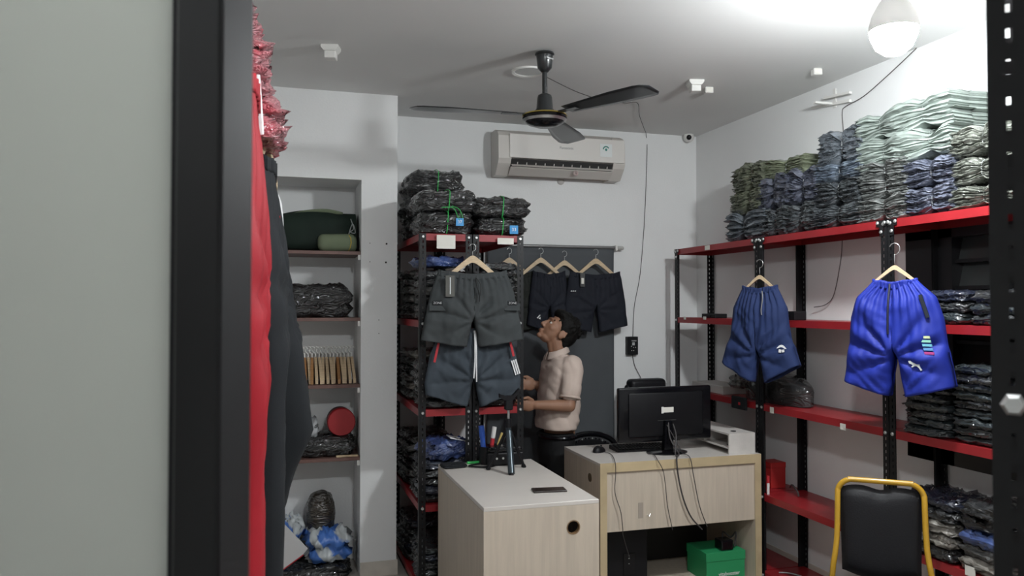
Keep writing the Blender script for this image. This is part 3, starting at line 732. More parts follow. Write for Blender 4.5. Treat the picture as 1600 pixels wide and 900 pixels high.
tb2 = trousers('plain black trousers hanging farthest back beside the niche', (-.03, 2.53, 1.92), math.radians(90), 1.02, M_BLKC, 9, [(0, .13), (.2, .17), (.6, .17), (1, .12)], depth=.055, dprof=[(0, .7), (.3, 1.3), (.55, 2.1), (.68, 2.5), (.8, 1.6), (1, .7)])
hanger('wooden hanger between the red bundle and the black trousers', (-.02, 2.15, 2.03), math.radians(80), None, .8)
zz = 2.001
for k in range(7):
    h = .052
    pack('red garment pack in clear film by the glass door, %s' % (ORD[k] if k < 6 else 'topmost'), (-.115-.012*k, 2.12, zz), (.27, .34, h), P_RED, 70+k, .1*math.sin(k*2), .026, 'red packs by the door')
    zz += h*.93
# ================================================================== NICHE
for i, (z, yy) in enumerate(((1.925, 0), (1.53, 0), (1.135, 0), (.705, 0))):
    o = tag(part('niche_shelf', bx(NX0+.001, NX1-.001, YN+.02, NYB-.001, z-.02, z, bev=.001), M_NSH), 'brown shelf board in the wall niche, %s from the top' % ['first', 'second', 'third', 'fourth'][i], 'shelf', 'shelf boards in the niche')
    part('shelf_clip', bx(NX1-.016, NX1-.0015, YN+.022, YN+.032, z-.05, z-.02), M_WPL, o)
M_GBAG = cloth('dark_green_canvas', (.012, .024, .017), (.006, .012, .009)); M_GLT = cloth('sage_green_canvas', (.16, .19, .12), (.11, .14, .085))
t = thing('canvas_bag', 'large dark green folded canvas bag with sage lining on the top niche shelf', 'bag', (.20, 4.97, 1.9255))
bm = B()
def bagf(a, b):
    ang = 2*PI*b; x = -.42+.70*a; top = .10+.155*math.sin(min(1, a*1.05+.12)*PI*.62)**1.2
    r = .5*(1-.25*abs(2*a-1)**4)
    y = .15*r*1.8*sgnp(math.cos(ang), .7)-.01; z = top*(.5+.5*sgnp(math.sin(ang), .7))
    nz = noise.noise(Vector((a*4, b*4, 1.3)))
    return (x, y+.02*nz, max(0, z+.015*nz*math.sin(PI*min(1, z*8))))
V = grid_surf(bm, bagf, 30, 28); bmesh.ops.remove_doubles(bm, verts=bm.verts, dist=.0005)
bmesh.ops.holes_fill(bm, edges=[e for e in bm.edges if e.is_boundary])
part('bag_body', bm, M_GBAG, t, True, 60)
part('lining_fold', tube(B(), smooth_path([(-.30, -.10, .165), (-.15, -.10, .195), (-.03, -.09, .235), (.10, -.08, .25), (.2, -.06, .235)]), [.012]*25, 6), M_GLT, t, True)
cord(t, [(.245, -.12, .20), (.26, -.14, .14), (.24, -.14, .12), (.27, -.145, .115), (.255, -.13, .17), (.23, -.14, .10), (.215, -.15, .07)], M_STEELW, .003, 'white_cord')
t = thing('canvas_roll', 'sage green rolled canvas pouch at the front of the top niche shelf', 'roll', (.365, 4.845, 1.9255))
bm = B(); bx_ = box(bm, -.115, .115, -.05, .06, 0, .105, bev=.035, seg=4)
for v in bm.verts: v.co.z += .008*noise.noise(v.co*14); v.co.z = max(0, v.co.z)
part('roll_body', bm, M_GLT, t, True, 60)
part('yellow_edge', tube(B(), [(.07+.008*math.sin(k), sgnp(math.cos(k*PI/8), .6)*.055+.005, .052+sgnp(math.sin(k*PI/8), .6)*.052) for k in range(16)], .004, 5, closed=True), mat('yellow_piping', (.36, .27, .05), .6), t, True)
pack('black cloth heap on the second niche shelf', (.20, 4.945, 1.531), (.50, .27, .19), P_BLK, 81, 0, .035, cat='cloth', name='cloth_heap')
# hangers packed on the third shelf
M_BARD = M_WOODD
me_bd = ME_BAR.copy(); me_bd.materials.clear(); me_bd.materials.append(M_WOODD)
ME_HKW = hook_mesh(.0034); ME_HKW.materials.append(mat('pale_wire', (.75, .75, .72), .4))
proto = None
for k in range(20):
    x = .055+.0215*k
    if proto is None:
        t = thing('clothes_hanger', 'pale wooden hanger standing in the packed row on the third niche shelf', 'hanger', (x, 4.955, 1.135), PI/2, 'hangers packed on the niche shelf')
        b = link('bar', ME_BAR, None, t); b.location = (0, 0, .132); b.scale = (.86, 1.5, .95)
        h = link('hook', ME_HKW, None, t); h.location = (0, 0, .128); h.scale = (1.2, 1.2, 1.05); h.rotation_euler = (0, 0, .9)
        proto = t; continue
    q = dup(proto, (x, 4.955+.008*math.sin(k*3.7), 1.135), PI/2+.05*math.sin(k*2.1))
    if k % 5 in (0, 1, 3) and k < 9 or k == 15:
        for ch in q.children:
            if ch.data is ME_BAR: ch.data = me_bd
        q['label'] = 'dark brown wooden hanger standing among pale ones on the third niche shelf'
# fourth compartment
t = thing('round_box', 'round red lidded box standing on edge in the niche above dark clothes', 'box', (.395, 4.86, .905))
part('lid', lathe(B(), [(0, .03), (.078, .03), (.083, .024), (.083, -.02), (.078, -.02)], 32, Matrix.Rotation(PI/2, 4, 'X')), mat('dark_red_paint', (.30, .012, .016), .5), t, True, 40)
part('box_body', lathe(B(), [(.078, -.02), (.078, -.12), (0, -.12)], 32, Matrix.Rotation(PI/2, 4, 'X')), M_BPL, t, True, 40)
pack('black shiny clothes heap under the round red box', (.30, 4.93, .706), (.34, .28, .115), P_BLK, 83, 0, .03, cat='cloth', name='cloth_heap')
pack('pale grey cloth beside the round red box', (.21, 4.93, .815), (.10, .16, .10), mat('pale_grey_cloth', (.40, .41, .42), .8), 84, 0, .02, cat='cloth', name='folded_cloth')
tag(part('wooden_stick', bx(.36, .488, 4.775, 4.79, .706, .718, bev=.002), M_WOODH), 'short pale wooden stick at the front edge of the fourth niche shelf', 'stick')
# bottom of the niche
pack('black bag lying on the niche floor under the blue sack', (.22, 4.93, .001), (.46, .29, .07), P_BLK, 85, 0, .03, cat='bag', name='black_bag')
bm = B()
M_SACK = new_mat('blue_white_sack')[0]
nt = M_SACK.node_tree; N = nt.nodes; Lk = nt.links; b = N['Principled BSDF']; b.inputs['Roughness'].default_value = .4
tc = N.new('ShaderNodeTexCoord'); mp = N.new('ShaderNodeMapping'); mp.inputs['Rotation'].default_value = (.5, .7, .4); Lk.new(tc.outputs['Object'], mp.inputs[0])
wv = N.new('ShaderNodeTexWave'); wv.inputs['Scale'].default_value = 2.2; wv.inputs['Distortion'].default_value = 9; wv.inputs['Detail'].default_value = 3; Lk.new(mp.outputs[0], wv.inputs['Vector'])
cr = N.new('ShaderNodeValToRGB'); cr.color_ramp.elements[0].color = (.06, .16, .48, 1); cr.color_ramp.elements[0].position = .42; cr.color_ramp.elements[1].color = (.50, .53, .54, 1); cr.color_ramp.elements[1].position = .62
Lk.new(wv.outputs['Fac'], cr.inputs[0]); Lk.new(cr.outputs[0], b.inputs['Base Color'])
pack('crumpled blue and white striped plastic sack on the niche floor', (.315, 4.91, .085), (.22, .21, .17), M_SACK, 86, .2, .05, cat='sack', name='plastic_sack')
pack('small blue and white sack at the back of the niche floor', (.09, 4.99, .085), (.16, .12, .24), M_SACK, 87, -.2, .035, cat='sack', name='plastic_sack')
t = thing('wrapped_bundle', 'dark brown oval bundle in clear film leaning in the bottom of the niche', 'wrapped bundle', (.285, 5.0, .20))
bm = B(); bmesh.ops.create_icosphere(bm, subdivisions=4, radius=1)
for v in bm.verts:
    n = noise.noise(v.co*3)*.06; v.co = Vector((sgnp(v.co.x, .8)*.088*(1+n), v.co.y*.085*(1+n), .135+sgnp(v.co.z, .85)*.135*(1+n)))
part('bundle_body', bm, plastic('brown_bundle_film', (.035, .026, .017), (.014, .011, .008), .4, .9, 12), t, True)
t = thing('white_sheet', 'white sheet with a red edge leaning at the niche floor behind the trousers', 'sheet', (.10, 4.74, 0))
part('sheet_panel', prism(B(), [(-.12, .04), (.075, .17), (.10, .20), (-.04, .36), (-.12, .38)], 0, .006, 'y'), mat('off_white_sheet', (.55, .54, .54), .7), t)
part('red_edge', tube(B(), [(-.12, .003, .036), (.075, .003, .166)], .004, 6), M_REDZ, t)
# ================================================================== AIR CONDITIONER
a0, a1 = atY(774, 240, YB-.1), atY(967, 245, YB-.1)
acx, acw = (a0.x+a1.x)/2, (a1.x-a0.x); azt, azb = atY(870, 210, YB-.1).z, atY(870, 278, YB-.1).z
ac = thing('air_conditioner', 'cream wall mounted air conditioner under the ceiling', 'air conditioner', (acx, YB, azb))
H = azt-azb; w = acw/2
prof = [(0, .03), (0, H), (-.11, H), (-.165, H-.025), (-.19, H-.05), (-.20, .10), (-.185, .085), (-.12, .0), (-.02, 0)]
def xprism(bm, prof, x0, x1): return prism(bm, prof, x0, x1, 'x')
part('housing', xprism(B(), [(0, .01), (0, H), (-.12, H), (-.17, H-.03), (-.175, .105), (-.12, .085), (-.06, .0)], -w, w), M_ACW, ac)
part('end_cap', xprism(B(), [(-.001, 0), (-.001, H+.002), (-.11, H+.002), (-.165, H-.02), (-.19, H-.05), (-.197, .10), (-.18, .07), (-.11, -.003), (-.02, -.003)], -w-.004, -w+.085), M_ACW, ac)
part('end_cap', xprism(B(), [(-.001, 0), (-.001, H+.002), (-.11, H+.002), (-.165, H-.02), (-.19, H-.05), (-.197, .10), (-.18, .07), (-.11, -.003), (-.02, -.003)], w-.085, w+.004), M_ACW, ac)
pan = part('front_panel', box(B(), -w+.07, w-.002, -.205, -.176, .105, H-.035, bev=.006, seg=2), mat('ac_panel', (.66, .635, .60), .35), ac)
text_part('brand_lettering', 'Panasonic', .026, mat('grey_print', (.25, .25, .25), .5), pan, (.02, -.2055, .19), (PI/2, 0, 0))
part('energy_sticker', box(B(), w-.19, w-.10, -.2065, -.205, .145, .235), mat('sticker_white', (.70, .73, .72), .5), pan)
bm = B()
for k in range(14):
    a = PI*k/13*.75+.5; 
    prism(bm, [(w-.145+r*math.cos(a+d), .195+r*math.sin(a+d)) for r, d in ((.018, 0), (.026, 0), (.026, .2), (.018, .2))], -.2078, -.2066, 'y')
prism(bm, [(w-.145+.009*math.cos(2*PI*k/10), .195+.009*math.sin(2*PI*k/10)) for k in range(10)], -.2078, -.2066, 'y')
part('sticker_print', bm, mat('teal_print', (.03, .22, .17), .5), pan)
part('outlet_recess', prism(B(), [(-.198, .098), (-.15, .035), (-.12, .035), (-.12, .098)], -w+.09, w-.09, 'x'), M_ACD, ac)
part('outlet_flap', box(B(), -w+.09, w-.09, -.012, .012, -.003, .003, bev=.001, M=Matrix.Translation((0, -.186, .058)) @ Matrix.Rotation(.5, 4, 'X')), M_ACW, ac)
for k in range(11):
    part('vane', bx(-w+.13+k*(2*w-.26)/10, -w+.135+k*(2*w-.26)/10, -.185, -.15, .065, .098), M_ACW, ac)
part('lower_lip', xprism(B(), [(-.175, .05), (-.183, .04), (-.115, -.002), (-.10, .005)], -w+.085, w-.085), M_ACW, ac)
c = atY(899, 271, YB-.19)
tag(part('suction_hook', lathe(B(), [(0, 0), (.02, .003), (.017, .012), (.008, .016), (.005, .03), (0, .03)], 18, Matrix.Translation(c) @ Matrix.Rotation(PI/2, 4, 'X')), mat('clear_pinkish', (.5, .40, .38), .2), None, True), 'small pinkish suction hook on the lower lip of the air conditioner', 'hook')
c = atY(876, 283, YB-.001)
tag(part('suction_cup', lathe(B(), [(.0, 0), (.028, 0), (.024, .006), (.01, .012), (0, .013)], 20, Matrix.Translation(c) @ Matrix.Rotation(PI/2, 4, 'X')), mat('grey_cup', (.52, .50, .48), .4), None, True), 'round grey suction cup on the wall below the air conditioner', 'suction cup')
# ================================================================== CEILING FAN
fm = atZ(851, 80, ZC)
fan = thing('ceiling_fan', 'black three blade ceiling fan with gold ring on its hub', 'fan', (fm.x, fm.y, ZC))
M_FAN = mat('fan_black_enamel', (.015, .017, .018), .3, coat=.3); M_GOLD = mat('gold_ring', (.55, .42, .10), .3, metal=.8)
part('ceiling_hook', tube(B(), [(-.02, 0, 0), (-.02, 0, -.012), (.02, 0, -.012), (.02, 0, 0)], .004, 6), M_STEEL, fan)
cn = part('canopy', lathe(B(), [(.012, -.008), (.046, -.010), (.049, -.018), (.042, -.024), (.036, -.085), (.018, -.105), (.012, -.108)], 28), M_FAN, fan, True, 40)
text_part('lettering', 'Regency', .014, M_WHITE, cn, (.014, -.041, -.045), (PI/2, 0, .4))
part('down_rod', lathe(B(), [(.0125, -.10), (.0125, -.225)], 16), M_FAN, fan, True, 40)
part('lower_canopy', lathe(B(), [(.02, -.215), (.033, -.222), (.037, -.235), (.042, -.29), (.052, -.302), (.052, -.307), (.03, -.308)], 28), M_FAN, fan, True, 40)
part('motor_housing', lathe(B(), [(.03, -.307), (.085, -.315), (.108, -.326), (.112, -.338), (.104, -.348), (.085, -.366), (.05, -.378), (0, -.38)], 36), M_BGL, fan, True, 30)
part('gold_ring', lathe(B(), [(.100, -.318), (.109, -.3205), (.1125, -.327), (.104, -.327)], 36), M_GOLD, fan, True, 30)
part('chrome_ring', lathe(B(), [(.104, -.340), (.1095, -.344), (.100, -.356), (.096, -.354)], 36), M_STEEL, fan, True, 30)
def blade_mesh():
    bm = B(); R0, R1 = .15, .67; n = 18
    def fn(a, b):
        r = R0+(R1-R0)*a
        wd = .055+.050*min(1, a*1.6); wd *= (1-.55*max(0, (a-.9)/.1)**2)
        y = (b-.5)*2*wd*.75
        return (r, y, -.007*(b-.5)*2-.004*a)
    grid_surf(bm, fn, n, 6)
    return fin(bm, 'blade', True)
ME_BL = blade_mesh(); ME_BL.materials.append(M_FAN)
for ang in (193, 313, 73):
    az = math.radians(ang)-YAW
    b = link('blade', ME_BL, None, fan); b.location = (0, 0, -.318); b.rotation_euler = (0, 0, az); solid(b, .002)
    br_ = part('blade_bracket', box(B(), .085, .22, -.018, .018, -.006, -.001, bev=.001), M_FAN, b)
# downlight, junction boxes, dome camera, bracket, wires
c = atZ(826, 111, ZC)
dl = thing('downlight', 'unlit round recessed ceiling downlight beside the fan', 'downlight', (c.x, c.y, ZC))
part('rim', lathe(B(), [(.075, 0), (.095, 0), (.092, -.010), (.075, -.006), (.075, 0)], 32, None, False), M_WPL, dl, True, 40)
part('reflector', lathe(B(), [(.075, -.004), (.05, -.001), (0, -.0008)], 32), mat('dull_mirror', (.45, .45, .44), .25, metal=.7), dl, True, 50)
for i, (u, v, s, lab) in enumerate(((517, 81, 1., 'cream junction box on the ceiling at upper left'), (1086, 135, 1., 'cream junction box on the ceiling right of the fan blade'))):
    c = atZ(u, v-8, ZC)
    t = thing('junction_box', lab, 'junction box', (c.x, c.y, ZC), -.25)
    part('collar', prism(B(), [(-.042, 0), (.042, 0), (.042, -.012), (.028, -.028), (-.028, -.028), (-.042, -.012)], -.04, .04, 'y'), M_WPL, t)
    part('box_body', box(B(), -.027, .027, -.03, .03, -.062, -.026, bev=.003), M_WPL, t)
for u, v, lab in ((1107, 140, 'small white square box next to the ceiling junction box'), (1276, 111, 'small white sensor box on the ceiling near the right wall')):
    c = atZ(u, v-3, ZC)
    t = thing('sensor_box', lab, 'sensor box', (c.x, c.y, ZC), -.2)
    part('box_body', box(B(), -.024, .024, -.02, .02, -.034, 0, bev=.003), M_WPL, t)
    part('cover', box(B(), -.02, .02, -.022, -.0195, -.030, -.004, bev=.001), M_PAPER, t)
c = atY(1076, 214, YB-.05)
t = thing('security_camera', 'white dome security camera in the ceiling corner', 'camera', (c.x, YB-.05, c.z))
part('mount', box(B(), -.03, .045, -.02, .049, .02, .055, bev=.006, seg=2), M_WPL, t)
bm = B(); bmesh.ops.create_uvsphere(bm, u_segments=20, v_segments=14, radius=.04); part('dome', bm, M_WPL, t, True)
part('lens', lathe(B(), [(0, .043), (.012, .042), (.019, .036), (.019, .028), (0, .028)], 20, Matrix.Rotation(math.radians(-25), 4, 'Z') @ Matrix.Rotation(PI/2+.3, 4, 'X')), M_BGL, t, True, 50)
c = atX(1305, 163, XR-.001)
t = thing('wall_bracket', 'white metal lamp bracket on the right wall above the garment bundles', 'bracket', (XR-.001, c.y, c.z))
part('wall_plate', box(B(), -.006, 0, -.012, .012, -.02, .09, bev=.001), M_WPL, t)
part('arm', box(B(), -.03, -.012, -.15, .17, -.008, .008, bev=.001, M=Matrix.Rotation(.12, 4, 'X')), M_WPL, t)
part('arm', box(B(), -.14, -.006, -.012, .012, -.006, .006, bev=.001), M_WPL, t)
part('arm', box(B(), -.05, -.03, -.17, .04, .030, .044, bev=.001, M=Matrix.Rotation(.1, 4, 'X')), M_WPL, t)
def wire(lab, pts, r=.0022, m=M_WIRE, cat='cable', n=5, name='cable'):
    return tag(part(name, tube(B(), smooth_path(pts, n), r, 6), m, None, True), lab, cat)
wire('thin dark cable from the fan down the back wall to the black control box', [Vector((fm.x+.012, fm.y, ZC-.13)), atZ(900, 143, ZC-.05), atZ(940, 156, ZC-.03), atZ(975, 161, ZC-.012), atZ(996, 161, ZC-.008), atZ(999, 180, ZC-.012), atZ(1006, 200, ZC-.012), atY(1010, 212, YB-.010), atY(1011, 240, YB-.006), atY(1009, 300, YB-.006), atY(1006, 360, YB-.006), atY(1000, 430, YB-.006), atY(991, 480, YB-.006), atY(989, 527, YB-.012)])
wire('thin cable pair hanging from the black wall box', [atY(988, 553, YB-.012), atY(992, 572, YB-.01), atY(1002, 592, YB-.01), atY(1006, 610, YB-.01), atY(1006, 680, YB-.01)])
wire('grey cable running down the right wall from the ceiling past the white bracket', [atX(1432, 75, XR-.010), atX(1425, 82, XR-.010), atX(1390, 115, XR-.010), atX(1350, 150, XR-.010), atX(1322, 166, XR-.010), atX(1316, 176, XR-.006), atX(1318, 215, XR-.006), atX(1318, 300, XR-.006), atX(1316, 376, XR-.006), atX(1313, 410, XR-.006), atX(1303, 460, XR-.006), atX(1290, 476, XR-.02), atX(1272, 480, XR-.03)], .0026, mat('grey_cable', (.12, .11, .11), .6))
c = atY(987, 540, YB-.02)
t = thing('wall_controller', 'black control box with small display on the back wall', 'control box', (c.x, YB-.001, c.z))
cb = part('case', box(B(), -.042, .042, -.04, 0, -.065, .065, bev=.003), M_BPL, t)
text_part('lettering', 'VISERO', .012, M_WHITE, cb, (.008, -.0405, .035), (PI/2, 0, 0))
part('display', box(B(), -.006, .014, -.041, -.0395, .003, .024), mat('pale_display', (.5, .52, .52), .4), cb)
for k, (x, z) in enumerate(((-.012, -.004), (.004, -.012), (.02, -.012), (-.01, -.035), (.006, -.035))):
    part('button', lathe(B(), [(0, .0), (.003, 0), (.003, .002), (0, .002)], 8, Matrix.Translation((x, -.04, z)) @ Matrix.Rotation(PI/2, 4, 'X')), M_WPL, cb)
# ================================================================== BACKDROP
cr_ = atY(960, 388, 5.215); cl_x = 1.40
bd = thing('backdrop_cloth', 'dark grey cloth backdrop hanging on the back wall behind the man', 'backdrop', (0, 5.215, 0))
def bdf(a, b):
    x = cl_x+(cr_.x-.005-cl_x)*a; z = .12+(cr_.z-.12)*b
    return (x, .010*math.sin(x*19)*(.3+.7*(1-b))+.006*noise.noise(Vector((x*6, z*2, 0))), z)
bm = B(); grid_surf(bm, bdf, 60, 30); solid(part('cloth', bm, M_CURT, bd, True), .002)
part('rod', tube(B(), [(cl_x-.03, -.002, cr_.z+.004), (cr_.x+.035, -.002, cr_.z+.004)], .011, 12), mat('rod_grey', (.22, .22, .22), .4, metal=.5), bd, True)
part('rod_bracket', box(B(), cr_.x+.002, cr_.x+.018, -.02, .040, cr_.z-.018, cr_.z+.022, bev=.003), M_WPL, bd)
part('rod_end', lathe(B(), [(0, 0), (.015, 0), (.015, .04), (.010, .05), (0, .05)], 14, Matrix.Translation((cr_.x+.02, -.002, cr_.z+.002)) @ Matrix.Rotation(PI/2, 4, 'Y')), mat('clear_grey', (.45, .44, .42), .25), bd, True, 40)
# ================================================================== DESKS
dA = thing('desk', 'pale wooden desk with a round cable hole carrying the tripod, nearest desk', 'desk', (1.115, 3.70, 0))
x0, x1, y0, y1 = -.262, .262, -.462, .495
part('desk_top', box(B(), x0, x1, y0, y1, .732, .75, bev=.0015), M_DESKT, dA)
part('side_panel', bx(x0, x0+.018, y0+.018, y1, 0, .732), M_DESKV, dA)
part('side_panel', bx(x1-.018, x1, y0+.018, y1, 0, .732), M_DESKV, dA)
def holed_panel(xa, xb, za, zb, cx, cz, r, ya, yb):
    bm = B(); n = 32
    ring = [(cx+r*math.cos(2*PI*k/n), cz+r*math.sin(2*PI*k/n)) for k in range(n)]
    def outer(a):
        dx, dz = math.cos(a), math.sin(a); ts = []
        if dx > 1e-6: ts.append((xb-cx)/dx)
        if dx < -1e-6: ts.append((xa-cx)/dx)
        if dz > 1e-6: ts.append((zb-cz)/dz)
        if dz < -1e-6: ts.append((za-cz)/dz)
        t = min(ts); return (cx+dx*t, cz+dz*t)
    angs = [2*PI*k/n for k in range(n)]
    cor = sorted([(math.atan2(z-cz, x-cx) % (2*PI), (x, z)) for x in (xa, xb) for z in (za, zb)])
    allp = sorted([(a, None) for a in angs]+[(a, p) for a, p in cor], key=lambda q: q[0])
    I = []; O = []
    for a, p in allp:
        I.append((cx+r*math.cos(a), cz+r*math.sin(a))); O.append(p if p else outer(a))
    m = len(I)
    vs = {}
    for d in (ya, yb): vs[d] = ([bm.verts.new((x, d, z)) for x, z in I], [bm.verts.new((x, d, z)) for x, z in O])
    for d in (ya, yb):
        Iv, Ov = vs[d]
        for k in range(m): bm.faces.new((Iv[k], Iv[(k+1) % m], Ov[(k+1) % m], Ov[k]))
    for q in (0, 1):
        for k in range(m): bm.faces.new((vs[ya][q][k], vs[ya][q][(k+1) % m], vs[yb][q][(k+1) % m], vs[yb][q][k]))
    return bm
hc = atY(896, 824, 3.238)
part('front_panel', holed_panel(x0, x1, 0, .732, hc.x-1.115, hc.z, .031, y0, y0+.018), M_DESKV, dA)
part('grommet', lathe(B(), [(.027, -.001), (.0315, -.001), (.0315, .02), (.027, .02), (.027, -.001)], 32, Matrix.Translation((hc.x-1.115, y0+.0, hc.z)) @ Matrix.Rotation(-PI/2, 4, 'X'), False), mat('brown_grommet', (.20, .12, .06), .5), dA, True, 40)
part('inner_shelf', bx(x0+.018, x1-.018, y0+.018, y1-.02, .30, .318), M_DESKV, dA)
dB = thing('desk', 'pale wooden computer desk with an open lower bay carrying the monitor', 'desk', (2.19, 4.23, 0))
x0, x1, y0, y1 = -.50, .50, -.275, .275
part('desk_top', box(B(), x0, x1, y0+.004, y1, .735, .75, bev=.001), M_DESKT, dB)
part('top_edge', bx(x0, x1, y0, y0+.004, .700, .75), M_DESKE, dB)
part('top_rail', bx(x0+.04, x1-.04, y0+.004, y0+.03, .700, .735), M_DESKE, dB)
hb = atX(922, 746, 1.69)
part('side_panel', bx(x0, x0+.04, y0+.004, y1, 0, .735), M_DESKV, dB)
part('side_panel', bx(x1-.04, x1, y0+.004, y1, 0, .735), M_DESKV, dB)
part('edge_band', bx(x0, x0+.04, y0, y0+.004, 0, .700), M_DESKE, dB)
part('edge_band', bx(x1-.04, x1, y0, y0+.004, 0, .700), M_DESKE, dB)
part('front_panel', box(B(), x0+.04, x1-.04, y0+.012, y0+.03, .375, .700, bev=.001), M_DESKV, dB)
part('lower_shelf', bx(x0+.04, x1-.04, y0+.03, y1, .005, .021), M_DESKV, dB)
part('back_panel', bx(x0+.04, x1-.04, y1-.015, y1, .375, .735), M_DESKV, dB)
part('lower_back_panel', bx(x0+.04, x1-.04, y1-.015, y1, .021, .375), mat('bay_shade_board', (.03, .028, .026), .7), dB)  # back board coloured near black, the bay's deep shade put into its colour
part('grommet', lathe(B(), [(0, -.002), (.024, -.002), (.024, .003), (0, .003)], 24, Matrix.Translation((x0, hb.y-4.23, hb.z)) @ Matrix.Rotation(-PI/2, 4, 'Y')), mat('dark_hole', (.10, .07, .04), .8), dB)
c = atY(1013, 806, 3.965); part('label_residue', bx(c.x-2.19-.06, c.x-2.19-.03, y0+.0105, y0+.012, c.z-.01, c.z+.075), mat('tape_residue', (.36, .31, .26), .7), dB)
c = atY(1013, 805, 3.965); part('panel_hook', tube(B(), [(c.x-2.19-.008, y0+.006, c.z+.006), (c.x-2.19, y0+.0, c.z-.004), (c.x-2.19+.01, y0+.006, c.z+.008)], .002, 6), M_STEEL, dB)
# ----- monitor
mL, mR = atY(964, 640, 4.17), atY(1111, 640, 4.17)
mz1, mz0 = atY(1040, 604, 4.17).z, atY(1040, 688, 4.17).z
mw, mh = (mR.x-mL.x)/2, (mz1-mz0)
mo = thing('monitor', 'black flat monitor seen from behind on the computer desk', 'monitor', ((mL.x+mR.x)/2, 4.17, .75), math.radians(2))
zb = mz0-.75
part('rear_shell', box(B(), -mw, mw, -.012, .022, zb, zb+mh, bev=.010, seg=3), M_BGL, mo, True, 40)
part('rear_bulge', box(B(), -mw*.80, mw*.80, -.020, -.010, zb+.03, zb+mh-.03, bev=.009, seg=2), M_BPL, mo, True, 40)
part('screen', bx(-mw+.012, mw-.012, .0215, .0235, zb+.02, zb+mh-.012), mat('screen_black', (.005, .005, .006), .1), mo)
part('label_sticker', box(B(), -.02, .045, -.0215, -.0198, zb+.165, zb+.195), M_PAPER, mo)
part('label_sticker', box(B(), -.034, -.02, -.0215, -.0198, zb+.160, zb+.198), M_WPL, mo)
part('neck', prism(B(), [(-.03, .012), (.03, .012), (.022, zb+.12), (-.022, zb+.12)], -.045, -.012, 'y'), M_BGL, mo)
part('base', lathe(B(), [(0, 0), (.125, 0), (.125, .006), (.10, .012), (0, .016)], 36, Matrix.Translation((0, -.02, 0)) @ Matrix.Diagonal((1, .72, 1, 1))), M_BGL, mo, True, 40)
part('port_bar', box(B(), -.06, .06, -.024, -.0195, zb+.118, zb+.122), M_ACD, mo)
# cables falling over the desk front
yc = 3.944
def drop(lab, pts, r, m=M_WIRE): return wire(lab, pts, r, m)
drop('mouse cable falling over the left of the computer desk front', [atZ(944, 706, .755), atZ(955, 710, .756), Vector((atY(961, 716, yc).x, yc, .757)), atY(962, 740, yc), atY(961, 770, yc), atY(970, 800, yc), atY(973, 825, yc), atY(974, 838, yc+.02), atY(984, 872, yc+.08)], .0022)
drop('keyboard cable falling over the middle of the computer desk front', [atZ(1012, 709, .755), atZ(1022, 711, .756), Vector((atY(1027, 715, yc).x, yc, .757)), atY(1036, 735, yc), atY(1040, 760, yc), atY(1043, 790, yc), atY(1051, 828, yc)], .0022)
drop('thick black monitor cable hanging down the computer desk front', [Vector((mo.location.x, 4.128, .75+zb+.11)), Vector((mo.location.x-.008, 4.09, .84)), Vector((mo.location.x+.012, 4.03, .765)), Vector((atY(1057, 714, yc).x, yc-.002, .758)), atY(1060, 745, yc), atY(1068, 780, yc), atY(1080, 808, yc), atY(1097, 827, yc)], .0045)
drop('second black monitor cable looping beside the stand', [Vector((mo.location.x+.03, 4.128, .75+zb+.10)), Vector((mo.location.x+.02, 4.075, .86)), Vector((mo.location.x-.01, 4.03, .775)), Vector((mo.location.x-.02, 4.0, .756))], .004)
drop('thin power cable falling right of the monitor stand', [Vector((mo.location.x-.012, 4.128, .75+zb+.10)), Vector((mo.location.x+.03, 4.06, .80)), atZ(1066, 708, .756), Vector((atY(1078, 712, yc).x, yc, .757)), atY(1084, 745, yc), atY(1093, 790, yc), atY(1105, 823, yc)], .0024)
# keyboard & mouse
c = atZ(1000, 702, .75)
kb = thing('keyboard', 'black computer keyboard on the desk in front of the monitor', 'keyboard', (c.x, c.y-.005, .7505), math.radians(-3))
part('case', prism(B(), [(-.07, 0), (.07, 0), (.07, .024), (-.07, .012)], -.17, .17, 'x'), M_BPL, kb)
me_key = fin(box(B(), -.0075, .0075, -.0075, .0075, 0, .006, bev=.0015), 'key'); me_key.materials.append(mat('key_black', (.02, .02, .022), .5))
for i in range(15):
    for j in range(5):
        k = link('key', me_key, None, kb); k.location = (-.148+i*.0205, -.05+j*.0235, .0135+.0855*(.02+j*.0235))
c = atZ(936, 706, .75)
ms = thing('mouse', 'black computer mouse on the left of the computer desk', 'mouse', (c.x, c.y, .7505), math.radians(-50))
bm = B(); bmesh.ops.create_uvsphere(bm, u_segments=20, v_segments=12, radius=1)
for v in bm.verts: v.co = Vector((v.co.x*.032, v.co.y*.055, max(0, v.co.z)*.036*(1-.25*v.co.y)))
part('shell', bm, M_BPL, ms, True, 50); part('wheel', tube(B(), [(-.004, .025, .030), (.004, .025, .030)], .006, 10), M_BGL, ms)
